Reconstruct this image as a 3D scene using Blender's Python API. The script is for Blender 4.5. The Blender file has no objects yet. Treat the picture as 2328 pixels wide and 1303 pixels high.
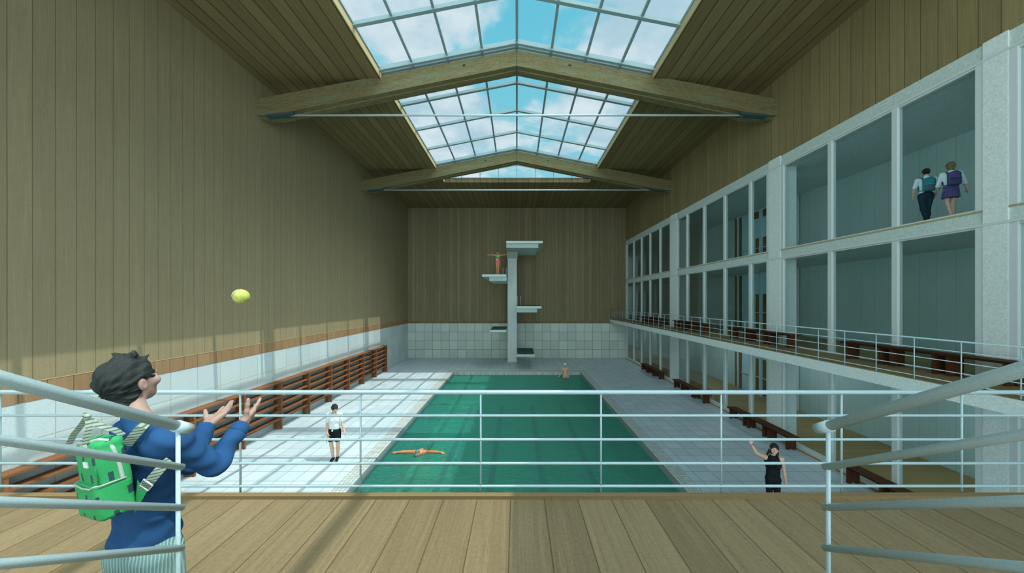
import bpy, bmesh, math, random
import numpy as np
from mathutils import Vector, Matrix

# ---------------------------------------------------------------- camera, sky, sun, exposure
scene = bpy.context.scene
COL = scene.collection
FPX = 760.0            # focal length in pixels of the 2328 wide frame
EYE = 5.05             # eye height above the pool deck
cam_data = bpy.data.cameras.new('camera')
cam_data.sensor_width = 36.0
cam_data.lens = 36.0 * FPX / 2328.0
cam_data.shift_x = -11.0 / 2328.0
cam_data.shift_y = 32.5 / 2328.0
cam_data.clip_start = 0.03
cam_data.clip_end = 500
cam = bpy.data.objects.new('camera', cam_data)
COL.objects.link(cam)
cam.location = (0, 0, EYE)
cam.rotation_euler = (math.radians(90), 0, 0)
scene.camera = cam
scene.view_settings.view_transform = 'Standard'
scene.view_settings.look = 'None'
scene.view_settings.exposure = 0.10
scene.view_settings.gamma = 1.0
scene.view_settings.use_curve_mapping = False

SUN_DIR = Vector((-0.496, 0.04, -1.0)).normalized()
sun_data = bpy.data.lights.new('sun', 'SUN')
sun_data.energy = 2.8
sun_data.angle = math.radians(0.3)
sun_data.color = (1.0, 0.97, 0.88)
sun = bpy.data.objects.new('sun', sun_data)
COL.objects.link(sun)
sun.location = (6, 0, 30)
sun.rotation_euler = SUN_DIR.to_track_quat('-Z', 'Y').to_euler()


class NT:
    """short hand for building node trees"""
    def __init__(s, tree):
        s.t = tree; s.n = tree.nodes; s.l = tree.links
    def node(s, typ, **kw):
        n = s.n.new(typ)
        for k, v in kw.items(): setattr(n, k, v)
        return n
    def link(s, a, b): s.l.new(a, b)
    def put(s, sock, v):
        if isinstance(v, bpy.types.NodeSocket): s.l.new(v, sock)
        else: sock.default_value = v
    def m(s, op, a, b=0.0, c=None, clamp=False):
        n = s.node('ShaderNodeMath', operation=op, use_clamp=clamp)
        s.put(n.inputs[0], a)
        if len(n.inputs) > 1: s.put(n.inputs[1], b)
        if c is not None: s.put(n.inputs[2], c)
        return n.outputs[0]
    def mix(s, f, a, b, mode='MIX'):
        n = s.node('ShaderNodeMix', data_type='RGBA', blend_type=mode)
        s.put(n.inputs[0], f); s.put(n.inputs[6], a); s.put(n.inputs[7], b)
        return n.outputs[2]
    def noise(s, vec, scale, detail=2.0, rough=0.5, dist=0.0):
        n = s.node('ShaderNodeTexNoise')
        s.put(n.inputs['Vector'], vec); n.inputs['Scale'].default_value = scale
        n.inputs['Detail'].default_value = detail; n.inputs['Roughness'].default_value = rough
        n.inputs['Distortion'].default_value = dist
        return n.outputs[0]
    def mapping(s, vec, scale=(1, 1, 1), loc=(0, 0, 0), rot=(0, 0, 0)):
        n = s.node('ShaderNodeMapping')
        s.put(n.inputs['Vector'], vec); n.inputs['Scale'].default_value = scale
        n.inputs['Location'].default_value = loc; n.inputs['Rotation'].default_value = rot
        return n.outputs[0]
    def ramp(s, f, a, b):     # smooth step of f between a and b
        n = s.node('ShaderNodeMapRange', interpolation_type='SMOOTHSTEP')
        s.put(n.inputs[0], f); n.inputs[1].default_value = a; n.inputs[2].default_value = b
        return n.outputs[0]


def c3(r, g, b):
    """sRGB 0..255 to linear rgba"""
    f = lambda u: (u / 255) / 12.92 if u / 255 <= 0.04045 else ((u / 255 + 0.055) / 1.055) ** 2.4
    return (f(r), f(g), f(b), 1.0)


# the sky: soft blue with broken cloud, with extra glow added round the high sun
# and at low and rear angles, out of view, as fill for the hall
world = bpy.data.worlds.new('sky')
scene.world = world
world.use_nodes = True
w = NT(world.node_tree)
w.n.clear()
tc = w.node('ShaderNodeTexCoord').outputs['Generated']
sep = w.node('ShaderNodeSeparateXYZ'); w.link(tc, sep.inputs[0])
zz = w.m('MAXIMUM', sep.outputs[2], 0.05)
cmb = w.node('ShaderNodeCombineXYZ')
w.put(cmb.inputs[0], w.m('DIVIDE', sep.outputs[0], zz)); w.put(cmb.inputs[1], w.m('DIVIDE', sep.outputs[1], zz))
cl = w.noise(w.mapping(cmb.outputs[0], (1.0, 0.8, 1.0), (3.3, 1.7, 0.0)), 1.25, 9.0, 0.57, 0.25)
cloud = w.ramp(cl, 0.44, 0.53)
shade = w.noise(w.mapping(cmb.outputs[0], (1, 1, 1), (7.3, 2.2, 4.0)), 2.6, 6.0, 0.6)
cloudcol = w.mix(w.ramp(shade, 0.35, 0.65), c3(172, 202, 216), c3(216, 228, 234))
skycol = w.mix(w.ramp(sep.outputs[2], 0.1, 0.8), c3(150, 208, 220), c3(96, 190, 214))
skyc = w.mix(cloud, skycol, cloudcol)
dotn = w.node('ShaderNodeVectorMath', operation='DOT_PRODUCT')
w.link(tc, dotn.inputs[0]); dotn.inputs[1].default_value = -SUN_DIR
glow_fill = w.m('MULTIPLY', w.ramp(dotn.outputs['Value'], 0.82, 0.99), 10.5)
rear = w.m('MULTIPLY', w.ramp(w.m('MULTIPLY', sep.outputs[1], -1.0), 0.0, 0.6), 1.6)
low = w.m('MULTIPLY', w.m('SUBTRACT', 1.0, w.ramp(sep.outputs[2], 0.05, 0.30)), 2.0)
gain = w.m('ADD', w.m('ADD', w.m('ADD', glow_fill, rear), low), 1.0)
hz = w.node('ShaderNodeMix', data_type='RGBA', blend_type='MIX')
fill_share = w.m('SUBTRACT', 1.0, w.m('DIVIDE', 1.0, gain))
w.put(hz.inputs[0], fill_share); w.put(hz.inputs[6], skyc); hz.inputs[7].default_value = (0.53, 0.60, 0.59, 1)
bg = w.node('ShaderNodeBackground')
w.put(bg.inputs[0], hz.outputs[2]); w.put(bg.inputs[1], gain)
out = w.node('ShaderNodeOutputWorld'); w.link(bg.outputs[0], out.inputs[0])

# ---------------------------------------------------------------- object helpers
def tag(o, label=None, cat=None, group=None, kind=None):
    if label: o['label'] = label
    if cat: o['category'] = cat
    if group: o['group'] = group
    if kind: o['kind'] = kind
    return o

def wloc(o):
    v = Vector((0, 0, 0))
    while o is not None:
        v += o.location; o = o.parent
    return v

def thing(name, loc, label, cat, group=None, rz=0.0):
    o = bpy.data.objects.new(name, None)
    o.empty_display_size = 0.2
    COL.objects.link(o); o.location = loc; o.rotation_euler = (0, 0, rz)
    return tag(o, label, cat, group)

def link_mesh(name, me, mat, parent=None, smooth=False):
    o = bpy.data.objects.new(name, me)
    COL.objects.link(o)
    if parent is not None:
        o.parent = parent
    me.materials.clear(); me.materials.append(mat)
    if smooth:
        me.polygons.foreach_set('use_smooth', [True] * len(me.polygons))
    return o

class MB:
    """collects shapes in world space (or in a thing's own space) as ONE mesh"""
    def __init__(s): s.bm = bmesh.new()
    def box(s, a, b):
        x0, y0, z0 = a; x1, y1, z1 = b
        if x0 > x1: x0, x1 = x1, x0
        if y0 > y1: y0, y1 = y1, y0
        if z0 > z1: z0, z1 = z1, z0
        v = [s.bm.verts.new(p) for p in ((x0,y0,z0),(x1,y0,z0),(x1,y1,z0),(x0,y1,z0),(x0,y0,z1),(x1,y0,z1),(x1,y1,z1),(x0,y1,z1))]
        for f in ((3,2,1,0),(4,5,6,7),(0,1,5,4),(1,2,6,5),(2,3,7,6),(3,0,4,7)):
            s.bm.faces.new([v[i] for i in f])
        return s
    def quad(s, *p):
        s.bm.faces.new([s.bm.verts.new(q) for q in p]); return s
    def hull(s, pa, pb):
        """prism between two equal outlines"""
        A = [s.bm.verts.new(p) for p in pa]; B = [s.bm.verts.new(p) for p in pb]
        n = len(A)
        s.bm.faces.new(A[::-1]); s.bm.faces.new(B)
        for i in range(n):
            s.bm.faces.new((A[i], A[(i+1) % n], B[(i+1) % n], B[i]))
        return s
    def bar(s, a, b, w_, h_, up=(0, 0, 1)):
        a = Vector(a); b = Vector(b); d = (b - a).normalized(); up = Vector(up)
        sx = d.cross(up).normalized() * w_ / 2; uz = sx.cross(d).normalized() * h_ / 2
        o = [-sx - uz, sx - uz, sx + uz, -sx + uz]
        return s.hull([a + q for q in o], [b + q for q in o])
    def tube(s, pts, r, n=12, close=False):
        pts = [Vector(p) for p in pts]; m = len(pts)
        rs = r if isinstance(r, (list, tuple)) else [r] * m
        rings = []; ref = None
        for i, p in enumerate(pts):
            if close: d = pts[(i+1) % m] - pts[i-1]
            else: d = pts[min(i+1, m-1)] - pts[max(i-1, 0)]
            d.normalize()
            if ref is None: ref = d.orthogonal().normalized()
            ref = (ref - d * ref.dot(d)).normalized(); q = d.cross(ref)
            rings.append([s.bm.verts.new(p + (ref * math.cos(t) + q * math.sin(t)) * rs[i]) for t in [2 * math.pi * k / n for k in range(n)]])
        for i in range(m if close else m - 1):
            A = rings[i]; B = rings[(i+1) % m]
            for k in range(n): s.bm.faces.new((A[k], A[(k+1) % n], B[(k+1) % n], B[k]))
        if not close:
            s.bm.faces.new(rings[0][::-1]); s.bm.faces.new(rings[-1])
        return s
    def ribbon(s, pts, side, w_, t=0.003):
        """flat webbing strap: width along `side` vectors"""
        pts = [Vector(p) for p in pts]; m = len(pts); rows = []
        for i, p in enumerate(pts):
            d = (pts[min(i+1, m-1)] - pts[max(i-1, 0)]).normalized()
            sd = Vector(side[i] if isinstance(side, list) else side); sd = (sd - d * sd.dot(d)).normalized()
            nn = d.cross(sd).normalized()
            rows.append([s.bm.verts.new(p + sd * a * w_ / 2 + nn * b * t) for a, b in ((-1,-1),(1,-1),(1,1),(-1,1))])
        for A, B in zip(rows, rows[1:]):
            for k in range(4): s.bm.faces.new((A[k], A[(k+1) % 4], B[(k+1) % 4], B[k]))
        s.bm.faces.new(rows[0][::-1]); s.bm.faces.new(rows[-1])
        return s
    def ball(s, c, r, seg=16, squash=(1, 1, 1)):
        mm = Matrix.Translation(c) @ Matrix.Diagonal((squash[0], squash[1], squash[2], 1))
        bmesh.ops.create_uvsphere(s.bm, u_segments=seg, v_segments=max(6, seg // 2), radius=r, matrix=mm)
        return s
    def build(s, name, mat, parent=None, smooth=False, bevel=0.0, local=False):
        if bevel:
            bmesh.ops.remove_doubles(s.bm, verts=s.bm.verts, dist=1e-6)
            es = [e for e in s.bm.edges if len(e.link_faces) == 2 and e.calc_face_angle(0) > 0.6]
            bmesh.ops.bevel(s.bm, geom=es, offset=bevel, segments=2, affect='EDGES', clamp_overlap=True)
        bmesh.ops.recalc_face_normals(s.bm, faces=s.bm.faces)
        me = bpy.data.meshes.new(name)
        if parent is not None and not local:
            bmesh.ops.translate(s.bm, verts=s.bm.verts, vec=-wloc(parent))
        s.bm.to_mesh(me); s.bm.free()
        return link_mesh(name, me, mat, parent, smooth)

def struct(o): o['kind'] = 'structure'; return o

def copy_tree(o, parent=None):
    c = o.copy(); COL.objects.link(c)
    c.parent = parent
    for ch in list(o.children): copy_tree(ch, c)
    return c

def at(px, py, Y):
    """the point at depth Y seen at a pixel of the 2328x1303 frame"""
    return Vector(((px - 1175) / FPX * Y, Y, EYE - (py - 684) / FPX * Y))

# ---------------------------------------------------------------- materials
def new_mat(name):
    m = bpy.data.materials.new(name); m.use_nodes = True
    t = NT(m.node_tree); t.n.clear()
    o = t.node('ShaderNodeOutputMaterial')
    p = t.node('ShaderNodeBsdfPrincipled'); t.link(p.outputs[0], o.inputs[0])
    return m, t, p, o

def speckle(t, col, vec, amount=0.10, scale=55.0):
    """fine mottling of a surface"""
    n = t.noise(vec, scale, 3.0, 0.7)
    f = t.m('ADD', t.m('MULTIPLY', t.m('SUBTRACT', n, 0.5), amount * 5), 1.0)
    cc = t.node('ShaderNodeCombineXYZ')
    for i in range(3): t.put(cc.inputs[i], f)
    return t.mix(1.0, col, cc.outputs[0], 'MULTIPLY')

def plain(name, col, rough=0.6, spec=0.3, metal=0.0, mott=0.08, scale=60.0):
    m, t, p, o = new_mat(name)
    v = t.node('ShaderNodeTexCoord').outputs['Object']
    t.put(p.inputs['Base Color'], speckle(t, col, v, mott, scale))
    p.inputs['Roughness'].default_value = rough
    p.inputs['Specular IOR Level'].default_value = spec
    p.inputs['Metallic'].default_value = metal
    return m

def planks(name, c1, c2, cline, across, along, width, line=0.012, rough=0.7, off=0.0, var=1.0, grain=(14.0, 0.5), mott=0.09, tiers=0.0):
    """boards: `across` is the axis the boards repeat on, `along` the grain axis"""
    m, t, p, o = new_mat(name)
    v = t.node('ShaderNodeTexCoord').outputs['Object']
    s = t.node('ShaderNodeSeparateXYZ'); t.link(v, s.inputs[0])
    u = t.m('DIVIDE', t.m('ADD', s.outputs[across], off), width)
    idx = t.m('FLOOR', u); fr = t.m('FRACT', u)
    wn = t.node('ShaderNodeTexWhiteNoise', noise_dimensions='1D'); t.put(wn.inputs['W'], idx)
    tone = wn.outputs['Value']
    sc = [grain[0]] * 3; sc[along] = grain[1]
    g1 = t.noise(t.mapping(v, tuple(sc)), 1.0, 5.0, 0.65, 0.3)
    sc2 = [grain[0] * 5] * 3; sc2[along] = grain[1] * 2.5
    g2 = t.noise(t.mapping(v, tuple(sc2)), 1.0, 3.0, 0.6)
    f = t.m('ADD', t.m('MULTIPLY', g1, 0.8), t.m('MULTIPLY', tone, 0.3 * var))
    f = t.m('ADD', f, t.m('MULTIPLY', t.m('SUBTRACT', g2, 0.5), 0.7))
    base = t.mix(t.ramp(f, 0.2, 0.95), c1, c2)
    base = speckle(t, base, v, mott, 42.0)
    d = t.m('ABSOLUTE', t.m('SUBTRACT', fr, 0.5))
    lm = t.ramp(d, 0.5 - line / width, 0.5 - 0.25 * line / width)
    t.put(p.inputs['Base Color'], t.mix(lm, base, cline))
    p.inputs['Roughness'].default_value = rough
    p.inputs['Specular IOR Level'].default_value = 0.2
    b = t.node('ShaderNodeBump'); b.inputs['Strength'].default_value = 0.25; b.inputs['Distance'].default_value = 0.01
    t.put(b.inputs['Height'], t.m('SUBTRACT', g2, t.m('MULTIPLY', lm, 2.0)))
    t.link(b.outputs[0], p.inputs['Normal'])
    return m

def tiles(name, c1, c2, cg, ax, size, line=0.014, rough=0.35, off=(0, 0), mott=0.10):
    m, t, p, o = new_mat(name)
    v = t.node('ShaderNodeTexCoord').outputs['Object']
    s = t.node('ShaderNodeSeparateXYZ'); t.link(v, s.inputs[0])
    msk = None; ids = []
    for k in range(2):
        u = t.m('DIVIDE', t.m('ADD', s.outputs[ax[k]], off[k]), size[k])
        ids.append(t.m('FLOOR', u))
        d = t.m('ABSOLUTE', t.m('SUBTRACT', t.m('FRACT', u), 0.5))
        q = t.ramp(d, 0.5 - line / size[k], 0.5 - 0.3 * line / size[k])
        msk = q if msk is None else t.m('MAXIMUM', msk, q)
    cm = t.node('ShaderNodeCombineXYZ'); t.put(cm.inputs[0], ids[0]); t.put(cm.inputs[1], ids[1])
    wn = t.node('ShaderNodeTexWhiteNoise', noise_dimensions='3D'); t.put(wn.inputs['Vector'], cm.outputs[0])
    base = t.mix(wn.outputs['Value'], c1, c2)
    base = speckle(t, base, v, mott, 38.0)
    t.put(p.inputs['Base Color'], t.mix(msk, base, cg))
    p.inputs['Roughness'].default_value = rough
    p.inputs['Specular IOR Level'].default_value = 0.25
    b = t.node('ShaderNodeBump'); b.inputs['Strength'].default_value = 0.3; b.inputs['Distance'].default_value = 0.01
    t.put(b.inputs['Height'], t.m('SUBTRACT', 1.0, msk)); t.link(b.outputs[0], p.inputs['Normal'])
    return m

def glass(name, tint, gloss=0.06, rough=0.02):
    m = bpy.data.materials.new(name); m.use_nodes = True
    t = NT(m.node_tree); t.n.clear()
    o = t.node('ShaderNodeOutputMaterial')
    tr = t.node('ShaderNodeBsdfTransparent'); tr.inputs[0].default_value = tint
    gl = t.node('ShaderNodeBsdfGlossy'); gl.inputs['Roughness'].default_value = rough
    lw = t.node('ShaderNodeLayerWeight'); lw.inputs[0].default_value = 0.12
    mx = t.node('ShaderNodeMixShader')
    t.put(mx.inputs[0], t.m('MULTIPLY', lw.outputs['Fresnel'], gloss * 8, clamp=True))
    t.link(tr.outputs[0], mx.inputs[1]); t.link(gl.outputs[0], mx.inputs[2]); t.link(mx.outputs[0], o.inputs[0])
    return m

def beam_wood(name):
    m, t, p, o = new_mat(name)
    v = t.node('ShaderNodeTexCoord').outputs['Object']
    s = t.node('ShaderNodeSeparateXYZ'); t.link(v, s.inputs[0])
    ax = t.m('ABSOLUTE', s.outputs[0])
    zz_ = t.m('ADD', s.outputs[2], t.m('MULTIPLY', ax, 0.187))
    cm = t.node('ShaderNodeCombineXYZ')
    t.put(cm.inputs[0], ax); t.put(cm.inputs[1], s.outputs[1]); t.put(cm.inputs[2], zz_)
    q = cm.outputs[0]
    g = t.noise(t.mapping(q, (0.35, 5.0, 9.0)), 1.6, 6.0, 0.65, 1.2)
    ring = t.m('SINE', t.m('MULTIPLY', g, 60.0))
    f = t.m('ADD', t.m('MULTIPLY', ring, 0.5), 0.5)
    base = t.mix(f, c3(91, 85, 55), c3(131, 121, 85))
    teal = t.ramp(t.noise(t.mapping(q, (0.5, 4.0, 6.0), (3, 1, 2)), 1.5, 4.0, 0.6), 0.5, 0.66)
    base = t.mix(t.m('MULTIPLY', teal, 0.6), base, c3(107, 123, 98))
    warm = t.ramp(t.noise(t.mapping(q, (0.7, 5.0, 14.0), (8, 4, 1)), 1.5, 4.0, 0.6), 0.58, 0.68)
    base = t.mix(t.m('MULTIPLY', warm, 0.6), base, c3(123, 85, 45))
    vo = t.node('ShaderNodeTexVoronoi'); vo.inputs['Scale'].default_value = 1.0
    t.put(vo.inputs['Vector'], t.mapping(q, (1.15, 0.05, 1.5), (0.2, 0, 0.35)))
    knot = t.m('SUBTRACT', 1.0, t.ramp(vo.outputs['Distance'], 0.05, 0.10))
    base = t.mix(knot, base, c3(53, 43, 34))
    t.put(p.inputs['Base Color'], speckle(t, base, v, 0.1, 50))
    p.inputs['Roughness'].default_value = 0.7; p.inputs['Specular IOR Level'].default_value = 0.2
    return m

def water_mat():
    m = bpy.data.materials.new('pool water'); m.use_nodes = True
    t = NT(m.node_tree); t.n.clear()
    o = t.node('ShaderNodeOutputMaterial')
    v = t.node('ShaderNodeTexCoord').outputs['Object']
    n1 = t.noise(t.mapping(v, (1.0, 1.6, 1.0)), 1.7, 4.0, 0.6, 0.8)
    n2 = t.noise(t.mapping(v, (1.0, 2.2, 1.0), (4, 2, 0)), 6.5, 5.0, 0.6, 0.6)
    hgt = t.m('ADD', t.m('MULTIPLY', n1, 1.0), t.m('MULTIPLY', n2, 0.75))
    b = t.node('ShaderNodeBump'); b.inputs['Strength'].default_value = 1.0; b.inputs['Distance'].default_value = 0.5
    t.put(b.inputs['Height'], hgt)
    tr = t.node('ShaderNodeBsdfTransparent'); tr.inputs[0].default_value = (0.36, 0.90, 0.76, 1)
    df = t.node('ShaderNodeBsdfDiffuse'); df.inputs[0].default_value = (0.09, 0.60, 0.50, 1)
    t.link(b.outputs[0], df.inputs['Normal'])
    gl = t.node('ShaderNodeBsdfGlossy'); gl.inputs['Roughness'].default_value = 0.12; gl.inputs[0].default_value = (0.75, 1, 0.95, 1)
    t.link(b.outputs[0], gl.inputs['Normal'])
    m1 = t.node('ShaderNodeMixShader'); m1.inputs[0].default_value = 0.55
    t.link(tr.outputs[0], m1.inputs[1]); t.link(df.outputs[0], m1.inputs[2])
    fr = t.node('ShaderNodeFresnel'); fr.inputs['IOR'].default_value = 1.33; t.link(b.outputs[0], fr.inputs['Normal'])
    m2 = t.node('ShaderNodeMixShader'); t.put(m2.inputs[0], t.m('MULTIPLY', fr.outputs[0], 0.42))
    t.link(m1.outputs[0], m2.inputs[1]); t.link(gl.outputs[0], m2.inputs[2])
    t.link(m2.outputs[0], o.inputs[0])
    return m

WL1, WL2, WLL = c3(137, 124, 96), c3(156, 141, 110), c3(106, 96, 72)
M = {}
M['wood_left'] = planks('wall boards left', WL1, WL2, WLL, 1, 2, 0.33, 0.010, var=0.5)
M['wood_right'] = planks('wall boards right', c3(126, 113, 78), c3(152, 137, 99), c3(96, 86, 59), 1, 2, 0.33, 0.012)
M['wood_back'] = planks('wall boards back', c3(117, 108, 82), c3(145, 133, 105), c3(86, 81, 59), 0, 2, 0.33, 0.016)
M['wood_ceil'] = planks('ceiling boards', c3(112, 97, 64), c3(134, 119, 83), c3(54, 45, 25), 0, 1, 0.42, 0.02)
M['wood_floor'] = planks('landing boards', c3(114, 98, 72), c3(140, 123, 93), c3(86, 73, 48), 0, 1, 0.27, 0.006, grain=(30.0, 0.8), mott=0.12, off=0.05)
M['wood_gallery'] = planks('gallery boards', c3(127, 110, 74), c3(151, 133, 91), c3(93, 77, 48), 1, 0, 0.3, 0.006)
M['wood_lip'] = plain('pale wooden edging', c3(177, 160, 119), 0.6)
M['wood_curb'] = plain('brown edge board', c3(129, 108, 75), 0.7)
M['wood_band'] = planks('reddish board band', c3(135, 106, 75), c3(159, 128, 97), c3(99, 75, 50), 1, 2, 0.4, 0.01)
M['wood_band_back'] = planks('reddish board band back', c3(123, 101, 70), c3(143, 119, 86), c3(90, 72, 48), 0, 2, 0.4, 0.01)
M['bench'] = planks('red brown bench wood', c3(73, 42, 22), c3(97, 59, 35), c3(48, 26, 13), 0, 1, 0.1, 0.004, mott=0.06)
M['shelf'] = planks('brown shelving wood', c3(118, 77, 49), c3(144, 99, 68), c3(79, 49, 29), 0, 1, 0.12, 0.003, mott=0.06)
TW1, TW2, TG = c3(178, 191, 193), c3(193, 203, 205), c3(126, 127, 98)
M['tile_left'] = tiles('white wall tiles left', TW1, TW2, c3(164, 166, 142), (1, 2), (0.77, 0.77), 0.012)
M['tile_back'] = tiles('white wall tiles back', c3(184, 198, 190), c3(204, 216, 208), TG, (0, 2), (0.74, 0.77), 0.022)
M['tile_deck'] = tiles('deck tiles', c3(179, 196, 203), c3(194, 208, 215), c3(136, 147, 143), (0, 1), (0.52, 0.52), 0.014)
M['mosaic'] = tiles('small grey mosaic', c3(180, 186, 182), c3(206, 210, 208), c3(140, 150, 150), (0, 1), (0.1, 0.1), 0.016, mott=0.05)
M['basin'] = tiles('pool basin tiles', c3(60, 206, 176), c3(80, 216, 190), c3(50, 160, 146), (0, 1), (0.3, 0.3), 0.012)
M['lane'] = plain('dark lane tiles', c3(24, 104, 112), 0.5)
M['water'] = water_mat()
M['white'] = plain('white painted metal', c3(206, 216, 216), 0.45, 0.4, mott=0.09, scale=90)
M['rail'] = plain('white rail paint', c3(174, 198, 205), 0.4, 0.5, mott=0.14, scale=260)
M['bar'] = plain('grey teal glazing bar', c3(140, 162, 166), 0.5, 0.3, mott=0.09, scale=60)
M['conc'] = plain('white concrete', c3(219, 229, 228), 0.8, 0.2, mott=0.14, scale=26)
M['conc_d'] = plain('grey concrete', c3(196, 210, 206), 0.8, 0.2, mott=0.14, scale=20)
M['dark'] = plain('dark teal rubber', c3(52, 78, 78), 0.8)
M['steel'] = plain('pale steel', c3(196, 214, 220), 0.35, 0.5, 0.2)
M['beam'] = beam_wood('glued timber beam')
M['rm_wall'] = planks('room boards', c3(180, 206, 204), c3(193, 215, 214), c3(166, 196, 193), 1, 2, 0.45, 0.012)
M['rm_ceil'] = plain('room ceiling', c3(202, 221, 225), 0.8, 0.1, mott=0.12, scale=12)
M['rm_floor'] = planks('room floor boards', c3(146, 126, 84), c3(165, 145, 101), c3(100, 83, 52), 1, 0, 0.3, 0.005)
M['pale_blue'] = plain('pale blue panel', c3(184, 224, 236), 0.5)
M['brown_panel'] = plain('brown wood panel', c3(120, 92, 44), 0.6)
M['sill'] = plain('ochre edge', c3(172, 124, 66), 0.6)
M['glass_roof'] = glass('roof glass', (0.93, 0.97, 0.98, 1), 0.03)
M['glass'] = glass('clear glass', (0.93, 0.98, 0.99, 1), 0.09)
# ---------------------------------------------------------------- the hall
XW = 9.56            # half width of the hall
YB = 29.34           # back wall
YN = -3.0            # the hall carries on behind the stairs
ZC = 13.2            # ceiling
ZT = 3.08            # top of the wall tiles
XS = 5.0             # half width of the roof opening
YS = 23.0            # far end of the roof opening
ZG, TG_ = 3.45, 0.285   # gallery and landing level, slab thickness

# deck round the pool
PX, PXC, PYF, PYC = 4.5, 4.95, 23.75, 24.3
d = MB()
d.box((-XW, YN, -0.3), (-PXC, YB, 0)).box((PXC, YN, -0.3), (XW, YB, 0)).box((-PXC, PYC, -0.3), (PXC, YB, 0))
d.box((-PXC, YN, -0.3), (PXC, -1.7, 0))
struct(d.build('floor', M['tile_deck']))
k = MB()
k.box((-PXC, -1.7, -0.32), (-PX, PYC, 0.002)).box((PX, -1.7, -0.32), (PXC, PYC, 0.002)).box((-PX, PYF, -0.32), (PX, PYC, 0.002)).box((-PX, -1.7, -0.32), (PX, -1.25, 0.002))
struct(k.build('trim_1', M['mosaic']))
bs = MB()
bs.box((-PX - 0.2, -1.45, -2.2), (PX + 0.2, PYF + 0.2, -2.0))
bs.box((-PX - 0.2, -1.45, -2.0), (-PX, PYF + 0.2, -0.3)).box((PX, -1.45, -2.0), (PX + 0.2, PYF + 0.2, -0.3))
bs.box((-PX, PYF, -2.0), (PX, PYF + 0.2, -0.3)).box((-PX, -1.45, -2.0), (PX, -1.25, -0.3))
struct(bs.build('pool_basin', M['basin']))
for lx in (-3.0, -1.0, 1.0, 3.0):
    struct(MB().box((lx - 0.13, -0.5, -2.0), (lx + 0.13, PYF - 1.2, -1.985)).build('trim_2', M['lane']))
wt = MB()
nx, ny = 30, 80
gv = [[wt.bm.verts.new((-PX + 2 * PX * i / nx, -1.25 + (PYF + 1.25) * j / ny, -0.22)) for j in range(ny + 1)] for i in range(nx + 1)]
for i in range(nx):
    for j in range(ny): wt.bm.faces.new((gv[i][j], gv[i+1][j], gv[i+1][j+1], gv[i][j+1]))
tag(wt.build('pool_water', M['water']), 'rippled turquoise water filling the long swimming pool', 'water')

# walls
struct(MB().box((-XW - 0.3, YN, ZT), (-XW, YB + 0.3, ZC + 0.3)).build('wall_left', M['wood_left']))
struct(MB().box((-XW - 0.3, YN, -0.3), (-XW, YB + 0.3, ZT)).build('wall_left_tiles', M['tile_left']))
struct(MB().box((-XW, YB, ZT), (XW, YB + 0.3, ZC + 0.3)).build('wall_back', M['wood_back']))
struct(MB().box((-XW, YB, -0.3), (XW, YB + 0.3, ZT)).build('wall_back_tiles', M['tile_back']))
struct(MB().box((-XW, YN, ZT), (-XW + 0.012, YB, ZG)).build('trim_3', M['wood_band']))
struct(MB().box((-XW + 0.012, YB - 0.012, ZT), (8.16, YB, ZT + 0.2)).build('trim_4', M['wood_band_back']))
struct(MB().box((-XW, YN, ZG), (-XW + 0.02, YB, ZG + 0.012)).build('trim_5', M['wood_lip']))
# the glazed side: openings between z levels, boards above
ZH0, ZH1 = 9.92, 10.29
struct(MB().box((XW, YN, ZH1), (XW + 0.3, YB + 0.3, ZC + 0.3)).build('wall_right', M['wood_right']))
# ceiling with the roof opening
cm_ = MB()
cm_.box((-XW, YN, ZC), (-XS, YB, ZC + 0.28)).box((XS, YN, ZC), (XW, YB, ZC + 0.28)).box((-XS, YS, ZC), (XS, YB, ZC + 0.28))
struct(cm_.build('ceiling', M['wood_ceil']))
lp = MB()
for sx in (-1, 1): lp.box((sx * XS, YN, ZC - 0.015), (sx * (XS - 0.03), YS, ZC + 0.28))
struct(lp.build('trim_6', M['wood_lip']))

# roof glazing: a low gable over the opening
ZE, ZR = ZC + 0.28, 14.46
sk = bpy.data.objects.new('window_1', None); COL.objects.link(sk); sk.location = (0, 0, ZE); struct(sk)
def roof_z(x): return ZR - (ZR - ZE) * abs(x) / XS
pn = MB()
for sx in (-1, 1):
    pn.quad((0, YN, ZR), (sx * XS, YN, ZE), (sx * XS, YS, ZE), (0, YS, ZR))
pn.quad((-XS, YS, ZE), (XS, YS, ZE), (0, YS, ZR))
pn.build('pane', M['glass_roof'], sk)
BEAM_Y = (12.26, 20.6, 3.9)
bay = 8.34 / 4
y = 12.26 - 7 * bay
ys = []
while y < YS - 0.5:
    ys.append(y); y += bay
for y in ys:
    if 1.0 < y < 3.0: continue
    wide = min(abs(y - b) for b in BEAM_Y) < 0.3
    r_ = MB()
    for sx in (-1, 1):
        if wide:
            for dy, hh in ((-0.16, 0.16), (0.05, 0.10), (0.22, 0.16)):
                r_.bar((0, y + dy, ZR - 0.04), (sx * XS, y + dy, ZE - 0.04), 0.10, hh)
        else:
            r_.bar((0, y, ZR - 0.03), (sx * XS, y, ZE - 0.03), 0.12, 0.12)
    r_.build('rafter_bar', M['bar'], sk)
for k_ in range(-3, 4):
    x = k_ * 1.265
    MB().bar((x, YN, roof_z(x) - 0.03), (x, YS, roof_z(x) - 0.03), 0.085, 0.07).build('glazing_bar', M['bar'], sk)
for sx in (-1, 1):
    MB().bar((sx * (XS - 0.03), YN, ZE), (sx * (XS - 0.03), YS, ZE), 0.06, 0.07).build('eaves_bar', M['bar'], sk)
gb = MB()
for sx in (-1, 1): gb.bar((0, YS, ZR - 0.03), (sx * XS, YS, ZE - 0.0), 0.08, 0.1)
gb.bar((-XS, YS, ZE + 0.02), (XS, YS, ZE + 0.02), 0.08, 0.06)
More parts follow.
